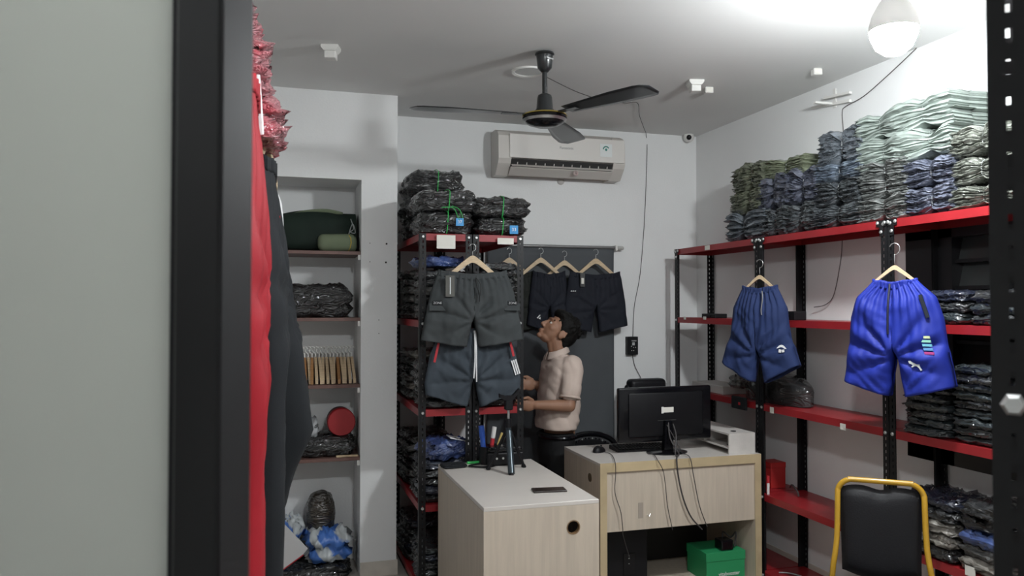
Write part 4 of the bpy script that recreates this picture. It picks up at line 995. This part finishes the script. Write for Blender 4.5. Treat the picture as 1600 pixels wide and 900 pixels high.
# riser box on the right of the desk
c0 = atZ(1144, 709, .75)
rs = thing('desk_organizer', 'white wooden monitor riser with open compartment on the right of the desk', 'organizer', (2.585, 4.18, .7505))
M_RIS = mat('white_board', (.58, .55, .52), .55, var=.15, vscale=12)
rx0, rx1, ry0, ry1 = -.085, .085, -.195, .29
part('front_board', bx(rx0, rx1, ry0, ry0+.012, 0, .118), M_RIS, rs)
part('top_board', bx(rx0, rx1, ry0+.012, ry1, .108, .118), M_RIS, rs)
part('side_board', bx(rx1-.01, rx1, ry0+.012, ry1, 0, .108), M_RIS, rs)
part('shelf_board', bx(rx0, rx1-.01, ry0+.012, ry1, .030, .038), M_RIS, rs)
part('divider', bx(rx0, rx1-.01, .08, .088, .038, .108), M_RIS, rs)
part('cable_hole', lathe(B(), [(0, 0), (.016, 0), (.016, .003), (0, .003)], 14, Matrix.Translation((-.01, -.12, .1175))), M_BPL, rs)
# adhesive roll inside? small black item on riser shelf
tag(part('black_clip', box(B(), 2.53, 2.56, 4.03, 4.06, .789, .80, bev=.003), M_BPL), 'small black clip inside the white desk riser', 'clip')
# green box in the desk bay
gb0 = atY(1097, 880, 4.03); c = atY(1134, 880, 4.03)
gb = thing('carton', 'green cardboard box in the open bay of the computer desk', 'box', (c.x, 4.03+.10, .0215))
M_GRN = mat('green_card', (.02, .27, .10), .5); M_GRD = M_GRN
gw, gh = .125, atY(1134, 862, 4.03).z-.0215
part('box_body', box(B(), -gw, gw, -.10, .12, 0, gh-.012, bev=.001), M_GRN, gb)
part('box_lid', box(B(), -gw-.003, gw+.003, -.103, .123, gh-.05, gh, bev=.001), M_GRN, gb)
text_part('lettering', 'vitabooster', .03, M_WHITE, gb, (.02, -.1045, gh-.125), (PI/2, 0, 0))
tag(part('power_adapter', box(B(), c.x-.02, c.x+.06, 4.04, 4.12, .0215+gh+.001, .0215+gh+.06, bev=.008, seg=2), M_BGL), 'black power adapter lying on the green box', 'power adapter')
wire('black cable tangle behind the power adapter on the green box', [(c.x+.03, 4.10, .0215+gh+.01), (c.x+.05, 4.14, .0215+gh+.08), (c.x+.09, 4.12, .0215+gh+.05), (c.x+.10, 4.08, .0215+gh+.09), (c.x+.085, 4.07, .0215+gh+.012)], .005)
pc = thing('computer_tower', 'black computer tower in the shadow of the open desk bay', 'computer', (1.95, 4.26, .0215))
part('case', box(B(), -.15, .10, -.14, .2, 0, .33, bev=.004), M_BPL, pc); part('side_grille', box(B(), -.05, .02, -.144, -.139, .06, .18, bev=.001), M_BGL, pc)
for z in (.15, .165, .12): part('indicator', bx(-.02, -.014, -.1455, -.143, z, z+.005), M_ZINC, pc)
tag(part('cable_reel', lathe(B(), [(0, 0), (.05, 0), (.052, .012), (.04, .02), (0, .02)], 20, Matrix.Translation((2.2, 4.02, .0215))), M_BGL, None, True), 'small black disc on the floor of the open desk bay', 'disc')
# ----- things on the near desk
ph = atZ(858, 767, .75)
t = thing('smartphone', 'dark smartphone lying on the near desk', 'phone', (ph.x, ph.y, .7503), math.radians(-8))
part('body', box(B(), -.078, .078, -.037, .037, 0, .0085, bev=.004, seg=3), mat('brown_black_case', (.03, .022, .018), .35), t, True, 40)
part('screen', bx(-.072, .072, -.033, .033, .0083, .0090), mat('phone_glass', (.006, .006, .007), .25), t)
tp = atZ(806, 742, .75)
tri = thing('tripod', 'black mini tripod standing upright on the near desk', 'tripod', (tp.x, tp.y+.13, .75))
M_TRI = mat('tripod_grey_metal', (.05, .065, .075), .3, metal=.5)
hz = atY(806, 640, tp.y+.13).z-.75
part('column', tube(B(), [(0, 0, .10), (0, 0, hz-.06)], .014, 14), M_TRI, tri, True, 40)
part('column_tip', tube(B(), [(0, 0, hz-.06), (0, 0, hz)], .007, 12), M_STEEL, tri, True, 40)
part('collar', lathe(B(), [(.0, hz-.09), (.017, hz-.09), (.017, hz-.045), (.0, hz-.045)], 16), M_BPL, tri, True, 40)
part('lower_collar', lathe(B(), [(0, .12), (.014, .12), (.014, .16), (0, .16)], 16), M_BPL, tri, True, 40)
for k, (a, ln) in enumerate(((-100, .13), (20, .10), (165, .105))):
    a = math.radians(a); dx, dy = math.cos(a), math.sin(a)
    lg = part('leg', tube(B(), [(dx*.012, dy*.012, .20), (dx*ln, dy*ln, .006)], .0085 if k else .017, 12), M_BPL if k else M_TRI, tri, True, 40)
    part('strut', tube(B(), [(dx*.01, dy*.01, .12), (dx*ln*.6, dy*ln*.6, .086)], .003, 6), M_BPL, tri)
    part('foot', tube(B(), [(dx*(ln-.004), dy*(ln-.004), .012), (dx*(ln+.003), dy*(ln+.003), .0)], .012, 10), M_BPL, lg)
part('head', box(B(), -.02, .02, -.018, .018, hz, hz+.05, bev=.004), M_BPL, tri)
part('phone_clamp', prism(B(), [(-.05, .085), (-.05, .065), (-.02, .05), (.02, .05), (.06, .095), (.055, .11), (.02, .075), (-.02, .075)], -.015, .012, 'y', Matrix.Translation((0, 0, hz))), M_BPL, tri)
c = atZ(751, 727, .75)+Vector((0, -.03, 0))
tag(part('cable_ring', tube(B(), [(c.x+.07*math.cos(2*PI*k/28), c.y+.045*math.sin(2*PI*k/28), .7555+.002*math.sin(4*PI*k/28)) for k in range(28)], .0048, 8, closed=True), M_BPL, None, True), 'black ring of cable lying on the near desk beside the tripod', 'cable ring')
c = atZ(752, 722.5, .75)
t = thing('cutter_knife', 'green plastic cutter lying at the back of the near desk', 'cutter', (c.x, 4.165, .7503), math.radians(3))
part('handle', box(B(), -.085, .075, -.010, .010, 0, .012, bev=.004, seg=2), mat('bright_green', (.05, .5, .12), .4), t); part('cap', box(B(), .075, .10, -.008, .008, 0, .010, bev=.003), M_BPL, t)
# pen holder on the back of the desk
c = atZ(745, 717, .75)
t = thing('pen_holder', 'black pen holder at the back of the near desk', 'pen holder', (c.x+.02, 4.135, .7502))
part('cup', lathe(B(), [(0, 0), (.042, 0), (.045, .095), (.042, .095), (.039, .005), (0, .005)], 24), M_BPL, t, True, 40)
for k, (x, y, tx, h, r, cc, lab) in enumerate(((-.016, -.012, -.02, .20, .014, (.03, .10, .45), 'fat blue marker in the black pen holder'), (.010, -.005, .03, .19, .011, (.65, .62, .60), 'white and red marker in the black pen holder'), (.026, .006, .06, .155, .006, (.6, .45, .15), 'thin yellow pen in the black pen holder'), (.030, .02, .09, .165, .006, (.7, .66, .6), 'thin white pen in the black pen holder'))):
    o = thing('pen', lab, 'pen', (c.x+.02+x, 4.135+y, .757))
    part('barrel', tube(B(), [(0, 0, 0), (tx*.7, 0, h*.7)], r, 12), mat('pen_col_%d' % k, cc, .35), o, True, 40)
    part('cap', tube(B(), [(tx*.7, 0, h*.7), (tx, 0, h)], r*1.12, 12), mat('pen_cap_%d' % k, cc if k != 1 else (.7, .68, .66), .35), o, True, 40)
    if k == 1: part('red_band', tube(B(), [(tx*.45, 0, h*.45), (tx*.68, 0, h*.68)], r*1.05, 12), M_REDZ, o, True)
t = thing('cash_tray', 'black glossy device at the back of the near desk behind the tripod', 'device', (1.19, 4.115, .7502))
part('case', box(B(), -.10, .10, -.06, .07, 0, .07, bev=.008, seg=2), M_BPL, t); part('lid', box(B(), -.095, .095, -.055, .065, .07, .10, bev=.012, seg=2), M_BGL, t)
for k in range(3): part('button', lathe(B(), [(0, 0), (.006, 0), (.006, .003), (0, .003)], 10, Matrix.Translation((-.05+k*.035, -.06, .04)) @ Matrix.Rotation(PI/2, 4, 'X')), M_ZINC, t)
c = atY(688, 721, 4.13)
pack('black folded pouch at the back left corner of the near desk', (.915, 4.10, .7503), (.13, .09, .02), M_BLKC, 91, .1, .006, cat='pouch', name='pouch')
# ----- items on the long rack
def smallbox(lab, u, v, w, d, h, level, cat, m=M_BPL, name='adapter', X=2.80):
    c = atX(u, v, X); t = thing(name, lab, cat, (X, c.y, LEV[level]+.0005))
    part('case', box(B(), -d/2, d/2, -w/2, w/2, 0, h, bev=.004, seg=2), m, t); part('plug', box(B(), -d/2-.006, -d/2, -w*.2, w*.2, h*.3, h*.6, bev=.001), M_BGL, t)
    return t
smallbox('black router box on the second shelf in the corner bay', 1116, 489, .17, .09, .028, 1, 'router', name='router')
smallbox('black adapter on the second shelf right of the navy shorts', 1240, 485, .12, .08, .05, 1, 'power adapter')
c = atX(1215, 745, 2.97)
t = thing('red_box', 'upright red box on the fourth shelf beside the desk', 'box', (2.90, 4.05, LEV[3]+.0005))
part('box_body', box(B(), -.05, .05, .04, .15, 0, .15, bev=.002), mat('red_card', (.40, .02, .02), .5), t); part('box_lid', box(B(), -.052, .052, .038, .152, .12, .152, bev=.002), MATS['red_card'], t)
c = atX(1198, 766, 2.74)
t = thing('marker_pen', 'red and white marker standing on the fourth shelf beside the desk', 'pen', (2.75, c.y, LEV[3]+.0005))
part('barrel', tube(B(), [(0, 0, 0), (0, 0, .065)], .008, 12), M_WPL, t, True, 40); part('cap', tube(B(), [(0, 0, .065), (0, 0, .105)], .009, 12), M_REDZ, t, True, 40)
wire('short black cable on the fourth shelf beside the red box', [(2.90, 3.98, LEV[3]+.03), (2.88, 3.93, LEV[3]+.055), (2.87, 3.87, LEV[3]+.03), (2.87, 3.86, LEV[3]+.006)], .005)
wire('white string scrap on the bottom shelf beside the desk', [(2.80, 3.95, LEV[4]+.004), (2.84, 3.90, LEV[4]+.012), (2.88, 3.85, LEV[4]+.004), (2.83, 3.84, LEV[4]+.004), (2.79, 3.88, LEV[4]+.004)], .004, M_STEELW, cat='string', name='string_scrap')
bm = B()
def hb_(a, b):
    ang = 2*PI*b; y = 3.74+.60*a; r = math.sin(PI*min(1, max(.0, a)))**.42
    nz = noise.noise(Vector((a*6, b*5, 2.2)))
    return (2.865+.098*r*sgnp(math.cos(ang), .8)+.008*nz, y, LEV[2]+.0005+max(0, (.085+.085*sgnp(math.sin(ang), .7)*r)+.018*nz*r) if math.sin(ang) > -.5 else LEV[2]+.0008+.006*(1-r))
grid_surf(bm, hb_, 34, 24); bmesh.ops.remove_doubles(bm, verts=bm.verts, dist=.0008)
t = thing('black_bag', 'black bag slumped on the third shelf below the navy blue shorts', 'bag', (2.865, 4.04, LEV[2]))
o = part('bag_body', bm, plastic('black_bag_film', (.010, .010, .011), (.006, .006, .006), .6, .5, 8), t, True); o.matrix_parent_inverse = Matrix.Translation((-2.865, -4.04, -LEV[2]))
o = part('strap_flap', box(B(), 2.700, 2.712, 4.12, 4.28, LEV[2]-.055, LEV[2]+.02, bev=.004), M_BLKC, t); o.matrix_parent_inverse = Matrix.Translation((-2.865, -4.04, -LEV[2]))
o2 = part('red_mark', bx(2.6985, 2.7005, 4.18, 4.20, LEV[2]-.028, LEV[2]-.012), M_REDZ, o)
pack('silver film pack poking out behind the black bag', (2.82, 4.33, LEV[2]+.06), (.14, .12, .07), P_GRY, 92, 0, .02)
tag(part('white_carton', box(B(), 2.76, 2.95, 4.47, 4.86, LEV[2]+.0005, LEV[2]+.055, bev=.003), mat('carton_white', (.5, .48, .46), .7)), 'flat white carton on the third shelf behind the monitor', 'box')
# ================================================================== CHAIRS
M_YEL = mat('yellow_enamel_tube', (.50, .28, .02), .35, coat=.3)
M_VIN = mat('black_vinyl', (.010, .010, .012), .45, spec=.3, bump=.08, bscale=160)
cp = atZ(1376, 752, .90); 
k = 3.05/ (cp-Vector((0, 0, CAMZ))).dot(FW); cpos = Vector((0, 0, CAMZ))+(cp-Vector((0, 0, CAMZ)))*k
d0 = (atZ(1376, 752, .88)); ch = thing('stacking_chair', 'black padded chair with yellow tube frame at the lower right', 'chair', (d0.x-.01, d0.y-.01, 0), math.radians(140))
w = .168; zt = .872
path = [(-w-.035, -.07, 0), (-w-.02, .0, .45), (-w, -.02, .62), (-w+.005, -.045, zt-.06)]
for q in range(7):
    a = PI-q/6*PI/2; path.append((-w+.065+.06*math.cos(a), -.05, zt-.06+.06*math.sin(a)))
full = path+[(-x, y, z) for x, y, z in reversed(path)]
part('back_frame', tube(B(), smooth_path(full, 3), .0115, 12), M_YEL, ch, True)
def cushion(a, b):
    x = (a-.5)*2; z = b
    wd = (w-.012)*(1-.05*(1-z)); top = zt-.022-.016*math.exp(-(x/.28)**2)-.02*abs(x)**5; bot = .50+.05*(1-abs(x))*0-.03*(1-x*x)
    return wd*x, bot+(top-bot)*z
for sgn in (1,):
    bm = B()
    def cf(a, b):
        x, z = cushion(a, b); e = (1-abs(2*a-1)**6)*(1-abs(2*b-1)**8); return (x, -.048+(z-.66)*-.09-.02*e, z)
    def cb_(a, b):
        x, z = cushion(a, b); e = (1-abs(2*a-1)**6)*(1-abs(2*b-1)**8); return (x, -.040+(z-.66)*-.09+.02*e, z)
    grid_surf(bm, cf, 20, 16); grid_surf(bm, cb_, 20, 16); 
    bmesh.ops.remove_doubles(bm, verts=bm.verts, dist=.009)
    part('backrest', bm, M_VIN, ch, True, 60)
part('seat', box(B(), -.20, .20, .00, .40, .43, .48, bev=.02, seg=3), M_VIN, ch, True, 40)
for s in (-1, 1):
    part('front_leg', tube(B(), smooth_path([(s*.19, .02, .43), (s*.195, .25, .42), (s*.20, .38, .40), (s*.21, .42, 0)], 5), .0115, 10), M_YEL, ch, True)
part('seat_rail', tube(B(), [(-.19, .38, .415), (.19, .38, .415)], .010, 10), M_YEL, ch, True)
# office chairs behind the desk
oc = thing('office_chair', 'black high back office chair behind the monitor', 'chair', (2.47, 4.80, 0), math.radians(4))
part('backrest', box(B(), -.13, .16, .19, .25, .52, 1.06, bev=.03, seg=4), M_VIN, oc, True, 50)
part('head_pad', box(B(), -.11, .17, .155, .255, 1.00, 1.095, bev=.03, seg=4), M_VIN, oc, True, 50)
part('seat', box(B(), -.21, .21, -.20, .20, .43, .50, bev=.03, seg=4), M_VIN, oc, True, 50)
part('stem', tube(B(), [(0, 0, .10), (0, 0, .43)], .025, 14), M_BPL, oc, True, 40)
part('back_support', box(B(), -.03, .03, .19, .215, .40, .60, bev=.004), M_BPL, oc)
for k in range(5):
    a = 2*PI*k/5+.3; l = part('base_leg', tube(B(), [(0, 0, .10), (.23*math.cos(a), .23*math.sin(a), .065)], [.022, .014], 8), M_BPL, oc, True, 40)
    part('caster', tube(B(), [(.23*math.cos(a)-.012, .23*math.sin(a), .027), (.23*math.cos(a)+.012, .23*math.sin(a), .027)], .026, 12), M_BPL, l, True, 40)
c = atY(926, 676, 4.93)
pc_ = thing('plastic_chair', 'black round backed chair with perforated rim behind the man', 'chair', (c.x-.03, 4.78, 0))
rim = [(.185*math.cos(PI*k/20), .10+.05*math.sin(PI*k/20), c.z-.13+.125*math.sin(PI*k/20)**.7) for k in range(21)]
part('back_rim', tube(B(), rim, .018, 10), M_BGL, pc_, True)
bm = B(); grid_surf(bm, lambda a, b: (.18*math.cos(PI*a)*(1-.06*(1-b)), .10+.045*math.sin(PI*a), .47+(c.z-.13-.47+.115*math.sin(PI*a)**.7)*b), 24, 8)
solid(part('back_shell', bm, M_BPL, pc_, True), .006)
for k in range(3, 18): 
    x, y, z = rim[k]; part('perforation', lathe(B(), [(0, 0), (.006, 0), (.006, .003), (0, .003)], 8, Matrix.Translation((x*.86, y-.006, z-.03)) @ Matrix.Rotation(PI/2, 4, 'X')), M_ZINC if k % 3 == 0 else M_BGL, pc_)
part('seat', box(B(), -.20, .20, -.22, .12, .44, .475, bev=.015, seg=3), M_BPL, pc_, True, 40)
for sx in (-1, 1):
    for sy in (-.19, .09): part('leg', tube(B(), [(sx*.17, sy, .44), (sx*.20, sy*1.1, 0)], .014, 8), M_BPL, pc_, True)
# ================================================================== PERSON
YM = 4.74
def pm(u, v, dy=0.): return atY(u, v, YM+dy)
def ball(bm, c, r, M=None):
    rr = bmesh.ops.create_icosphere(bm, subdivisions=3, radius=1)
    S = Matrix.Diagonal((*r, 1)) if hasattr(r, '__len__') else Matrix.Scale(r, 4)
    bmesh.ops.transform(bm, matrix=Matrix.Translation(c) @ (M or Matrix()) @ S, verts=rr['verts'])
def caps(bm, p0, p1, r0, r1, sq=None):
    p0, p1 = Vector(p0), Vector(p1); d = (p1-p0).normalized(); pts = []; rs = []
    for k in range(5): a = PI/2*(k/4); pts.append(p0-d*r0*math.cos(a)); rs.append(max(.0008, r0*math.sin(a)))
    for k in range(5): a = PI/2*(k/4); pts.append(p1+d*r1*math.sin(a)); rs.append(max(.0008, r1*math.cos(a)))
    tube(bm, pts, rs, 16)
def remesh(name, bm, m, parent, vox, smooth=4, fac=.5):
    bmesh.ops.recalc_face_normals(bm, faces=bm.faces); me = D.meshes.new(name); bm.to_mesh(me); bm.free()
    o = D.objects.new(name, me); COL.objects.link(o)
    r = o.modifiers.new('union', 'REMESH'); r.mode = 'VOXEL'; r.voxel_size = vox
    if smooth: s = o.modifiers.new('smooth', 'SMOOTH'); s.iterations = smooth; s.factor = fac
    dg = bpy.context.evaluated_depsgraph_get(); me2 = D.meshes.new_from_object(o.evaluated_get(dg)); me2.name = name
    D.objects.remove(o); D.meshes.remove(me)
    for p in me2.polygons: p.use_smooth = True
    me2.materials.clear(); return link(name, me2, m, parent)
M_SKIN = mat('skin', (.30, .155, .095), .55, var=.12, vscale=9)
M_HAIR = mat('black_hair', (.005, .0045, .004), .6, bump=.4, bscale=120, spec=.15)
M_SHIRT = cloth('beige_polo_cloth', (.58, .47, .41), (.52, .42, .365)); M_TROU = cloth('black_trouser_cloth', (.010, .010, .011))
pp = thing('person', 'person in beige polo shirt and black trousers looking up at the rack', 'person')
XT = pm(874, 600).x                                     # torso axis
zs, zh = pm(874, 566).z, pm(874, 690).z                # shoulder, hip heights
neck0 = pm(873, 556); headc = pm(872, 517)
S = 5.05/1235
# head frame: face direction tilted up
tilt = math.radians(38)
fdir = Vector((-math.cos(tilt), 0, math.sin(tilt))); udir = Vector((math.sin(tilt), 0, math.cos(tilt))); sdir = Vector((0, -1, 0))
HM = Matrix((( fdir.x, sdir.x, udir.x), (fdir.y, sdir.y, udir.y), (fdir.z, sdir.z, udir.z))).to_4x4()
def hp(f, s, u): return headc + fdir*f + sdir*s + udir*u
body = B()
ball(body, hp(-.015, 0, .035), (.092, .073, .085), HM)      # skull
ball(body, hp(.035, 0, -.02), (.060, .062, .085), HM)       # face
ball(body, hp(.045, 0, -.085), (.042, .042, .030), HM)      # jaw
ball(body, hp(.085, 0, -.098), (.018, .020, .016), HM)      # chin
ball(body, hp(.094, 0, -.060), (.014, .022, .010), HM)      # lips
ball(body, hp(.096, 0, -.072), (.012, .020, .008), HM)
caps(body, hp(.082, 0, .022), hp(.112, 0, -.026), .009, .013)  # nose
ball(body, hp(.102, .011, -.034), (.010, .008, .008), HM); ball(body, hp(.102, -.011, -.034), (.010, .008, .008), HM)
ball(body, hp(.075, 0, .030), (.022, .052, .014), HM)       # brow
for s in (-1, 1):
    ball(body, hp(.050, s*.045, -.020), (.03, .02, .022), HM)   # cheek
    ball(body, hp(-.012, s*.073, -.018), (.022, .010, .032), HM)  # ear
    caps(body, hp(-.03, s*.082, .008), hp(-.032, s*.082, -.025), .006, .006)
caps(body, neck0+Vector((.01, 0, -.03)), hp(-.02, 0, -.05), .058, .052)   # neck
caps(body, neck0+Vector((-.03, 0, -.02)), hp(.005, 0, -.07), .030, .032)
# torso core and legs under the clothes
caps(body, (XT+.01, YM, zs-.03), (XT, YM, zh+.05), .095, .10)
# arms
shN, shF = Vector((pm(881, 572).x, YM-.165, zs-.01)), Vector((pm(876, 572).x, YM+.165, zs-.01))
elN = atY(889, 634, YM-.21); wrN = atY(838, 633, YM-.17); elF = Vector((pm(872, 620).x, YM+.22, pm(872, 618).z)); wrF = atY(838, 601, YM+.10)
caps(body, shN, elN, .044, .038); caps(body, elN, wrN, .041, .028)
caps(body, shF, elF, .044, .038); caps(body, elF, wrF, .041, .028)
def hand(wr, fwd, up, side):
    fwd = fwd.normalized(); up = up.normalized(); sd = fwd.cross(up).normalized()*side
    pc = wr+fwd*.05
    R = Matrix(((fwd.x, sd.x, up.x), (fwd.y, sd.y, up.y), (fwd.z, sd.z, up.z))).to_4x4()
    ball(body, pc, (.048, .020, .040), R)
    for i, (h, ln) in enumerate(((.030, .9), (.010, 1.0), (-.010, .95), (-.028, .78))):
        a = pc+fwd*.038+up*h; b = a+fwd*.036*ln+sd*.006; c = b+fwd*.016*ln+sd*.024*ln; d = c-fwd*.006+sd*.020*ln
        caps(body, a, b, .0095, .009); caps(body, b, c, .009, .0085); caps(body, c, d, .0085, .0075)
    a = pc-fwd*.022+up*.030; b = a+fwd*.032+up*.020+sd*.012; c = b+fwd*.026+sd*.010-up*.002
    caps(body, a, b, .012, .0105); caps(body, b, c, .0105, .008)
hand(wrN, Vector((-1, .05, .03)), Vector((0, -.15, 1)), -1)
hand(wrF, Vector((-1, -.1, .05)), Vector((0, .1, 1)), 1)
# feet
for s in (-1, 1):
    caps(body, (XT+.01, YM+s*.09, .09), (XT+.005, YM+s*.09, .45), .05, .06)
bo = remesh('body', body, M_SKIN, pp, .0045, 3)
# hair
hm = B()
ball(hm, hp(-.030, 0, .055), (.098, .082, .085), HM); ball(hm, hp(-.065, 0, .010), (.068, .074, .085), HM)
ball(hm, hp(.030, 0, .092), (.062, .070, .040), HM); ball(hm, hp(-.075, 0, -.045), (.040, .060, .050), HM)
for s in (-1, 1): ball(hm, hp(-.028, s*.066, .035), (.050, .016, .045), HM); caps(hm, hp(.004, s*.069, .03), hp(.004, s*.069, -.004), .009, .006)
rnd = random.Random(4)
for k in range(70):
    a, b = rnd.uniform(0, 2*PI), rnd.uniform(-.2, 1)
    d = Vector((math.cos(a)*math.sqrt(max(0, 1-b*b))*.098-.035, math.sin(a)*math.sqrt(max(0, 1-b*b))*.080, b*.085+.055))
    if d.x > .05 and d.z < .07: continue
    ball(hm, hp(*d), rnd.uniform(.008, .012))
remesh('hair', hm, M_HAIR, pp, .005, 2)
for s in (-1, 1):
    e = B(); ball(e, hp(.078, s*.030, .004), (.010, .013, .008), HM); part('eye', e, mat('eye_white', (.6, .58, .55), .3), pp, True)
    e = B(); ball(e, hp(.086, s*.030, .006), (.004, .006, .006), HM); part('iris', e, M_BGL, pp, True)
    e = B(); caps(e, hp(.088, s*.012, .028), hp(.074, s*.050, .030), .005, .004); part('eyebrow', e, M_HAIR, pp, True)
e = B(); ball(e, hp(.103, 0, -.066), (.005, .021, .004), HM); part('mouth', e, mat('lip', (.24, .09, .07), .5), pp, True)
# polo shirt
sh = B()
def ell(u0, u1, v, hy):
    a, b = pm(u0, v), pm(u1, v); return Vector(((a.x+b.x)/2, YM, a.z)), (abs(b.x-a.x)/2, hy)
secs = [ell(862, 884, 553, .075), ell(857, 889, 559, .14), ell(852, 894, 570, .175), ell(847, 898, 590, .18), ell(845, 900, 612, .172), ell(843, 901, 636, .168), ell(841, 899, 655, .172), ell(840, 896, 669, .172)]
rings = []
for c, (rx, ry) in secs:
    rings.append([sh.verts.new((c.x+rx*sgnp(math.cos(2*PI*k/32), .85), c.y+ry*sgnp(math.sin(2*PI*k/32), .8), c.z)) for k in range(32)])
for a, b in zip(rings, rings[1:]):
    for k in range(32): sh.faces.new((a[k], a[(k+1) % 32], b[(k+1) % 32], b[k]))
sh.faces.new(rings[0][::-1]); sh.faces.new(rings[-1])
caps(sh, shN+Vector((0, .02, .0)), shN.lerp(elN, .68), .070, .066); caps(sh, shF+Vector((0, -.02, 0)), shF.lerp(elF, .68), .070, .066)
so = remesh('polo_shirt', sh, M_SHIRT, pp, .007, 6)
shirt_normals = [v.normal.copy() for v in so.data.vertices]
for v, vn in zip(so.data.vertices, shirt_normals):
    n = noise.noise(Vector((v.co.x*9, v.co.y*9, v.co.z*13)))
    n2 = abs(noise.noise(Vector((v.co.x*14+v.co.z*9, v.co.y*8, v.co.z*8))))
    v.co += vn*(.007*n+.012*(n2-.25))
def ring_at(c, ax, r, tr, n=24, sx=1.):
    u, w_ = frame_at(ax); return [c+(u*math.cos(2*PI*k/n)*r+w_*math.sin(2*PI*k/n)*r*sx) for k in range(n)]
ax = (shN-elN).normalized()
part('sleeve_hem', tube(B(), ring_at(shN.lerp(elN, .80), ax, .060, 0), .008, 8, closed=True), M_SHIRT, pp, True)
part('sleeve_hem', tube(B(), ring_at(shF.lerp(elF, .80), (shF-elF).normalized(), .060, 0), .008, 8, closed=True), M_SHIRT, pp, True)
cc_ = pm(870, 549)
def colf(a, b):
    ang = 2*PI*a*.94+.19+PI; x = .062*math.cos(ang)*(1+.25*(1-b)); y = .066*math.sin(ang)*(1+.25*(1-b))
    return (cc_.x+.003+x, YM+y, cc_.z-.026+.042*b+.35*x)
bm = B(); grid_surf(bm, colf, 36, 5); solid(part('collar', bm, M_SHIRT, pp, True), .005)
# trousers
tb_ = B(); XH = pm(869, 680).x
rings = []
for z, rx, ry in ((zh+.065, .105, .155), (zh+.0, .112, .165), (zh-.06, .115, .165), (zh-.13, .10, .15)):
    rings.append([tb_.verts.new((XH+rx*math.cos(2*PI*k/28), YM+ry*math.sin(2*PI*k/28), z)) for k in range(28)])
for a, b in zip(rings, rings[1:]):
    for k in range(28): tb_.faces.new((a[k], a[(k+1) % 28], b[(k+1) % 28], b[k]))
tb_.faces.new(rings[0][::-1]); tb_.faces.new(rings[-1])
for s in (-1, 1):
    caps(tb_, (XH, YM+s*.080, zh-.06), (XH-.005, YM+s*.088, .43), .092, .068); caps(tb_, (XH-.005, YM+s*.088, .43), (XH+.012, YM+s*.092, .10), .066, .055)
remesh('trousers', tb_, M_TROU, pp, .008, 4)
bl = B(); tube(bl, [(XH+.110*math.cos(2*PI*k/28), YM+.160*math.sin(2*PI*k/28), zh+.045) for k in range(28)], .012, 8, closed=True); part('belt', bl, M_BGL, pp, True)
for s in (-1, 1):
    sb = B(); ball(sb, Vector((XH-.05, YM+s*.092, .035)), (.13, .045, .036)); ball(sb, Vector((XH+.012, YM+s*.092, .05)), (.055, .042, .05)); box(sb, XH-.17, XH+.06, YM+s*.092-.04, YM+s*.092+.04, .0, .02, bev=.008)
    remesh('shoe', sb, M_BPL, pp, .006, 3)
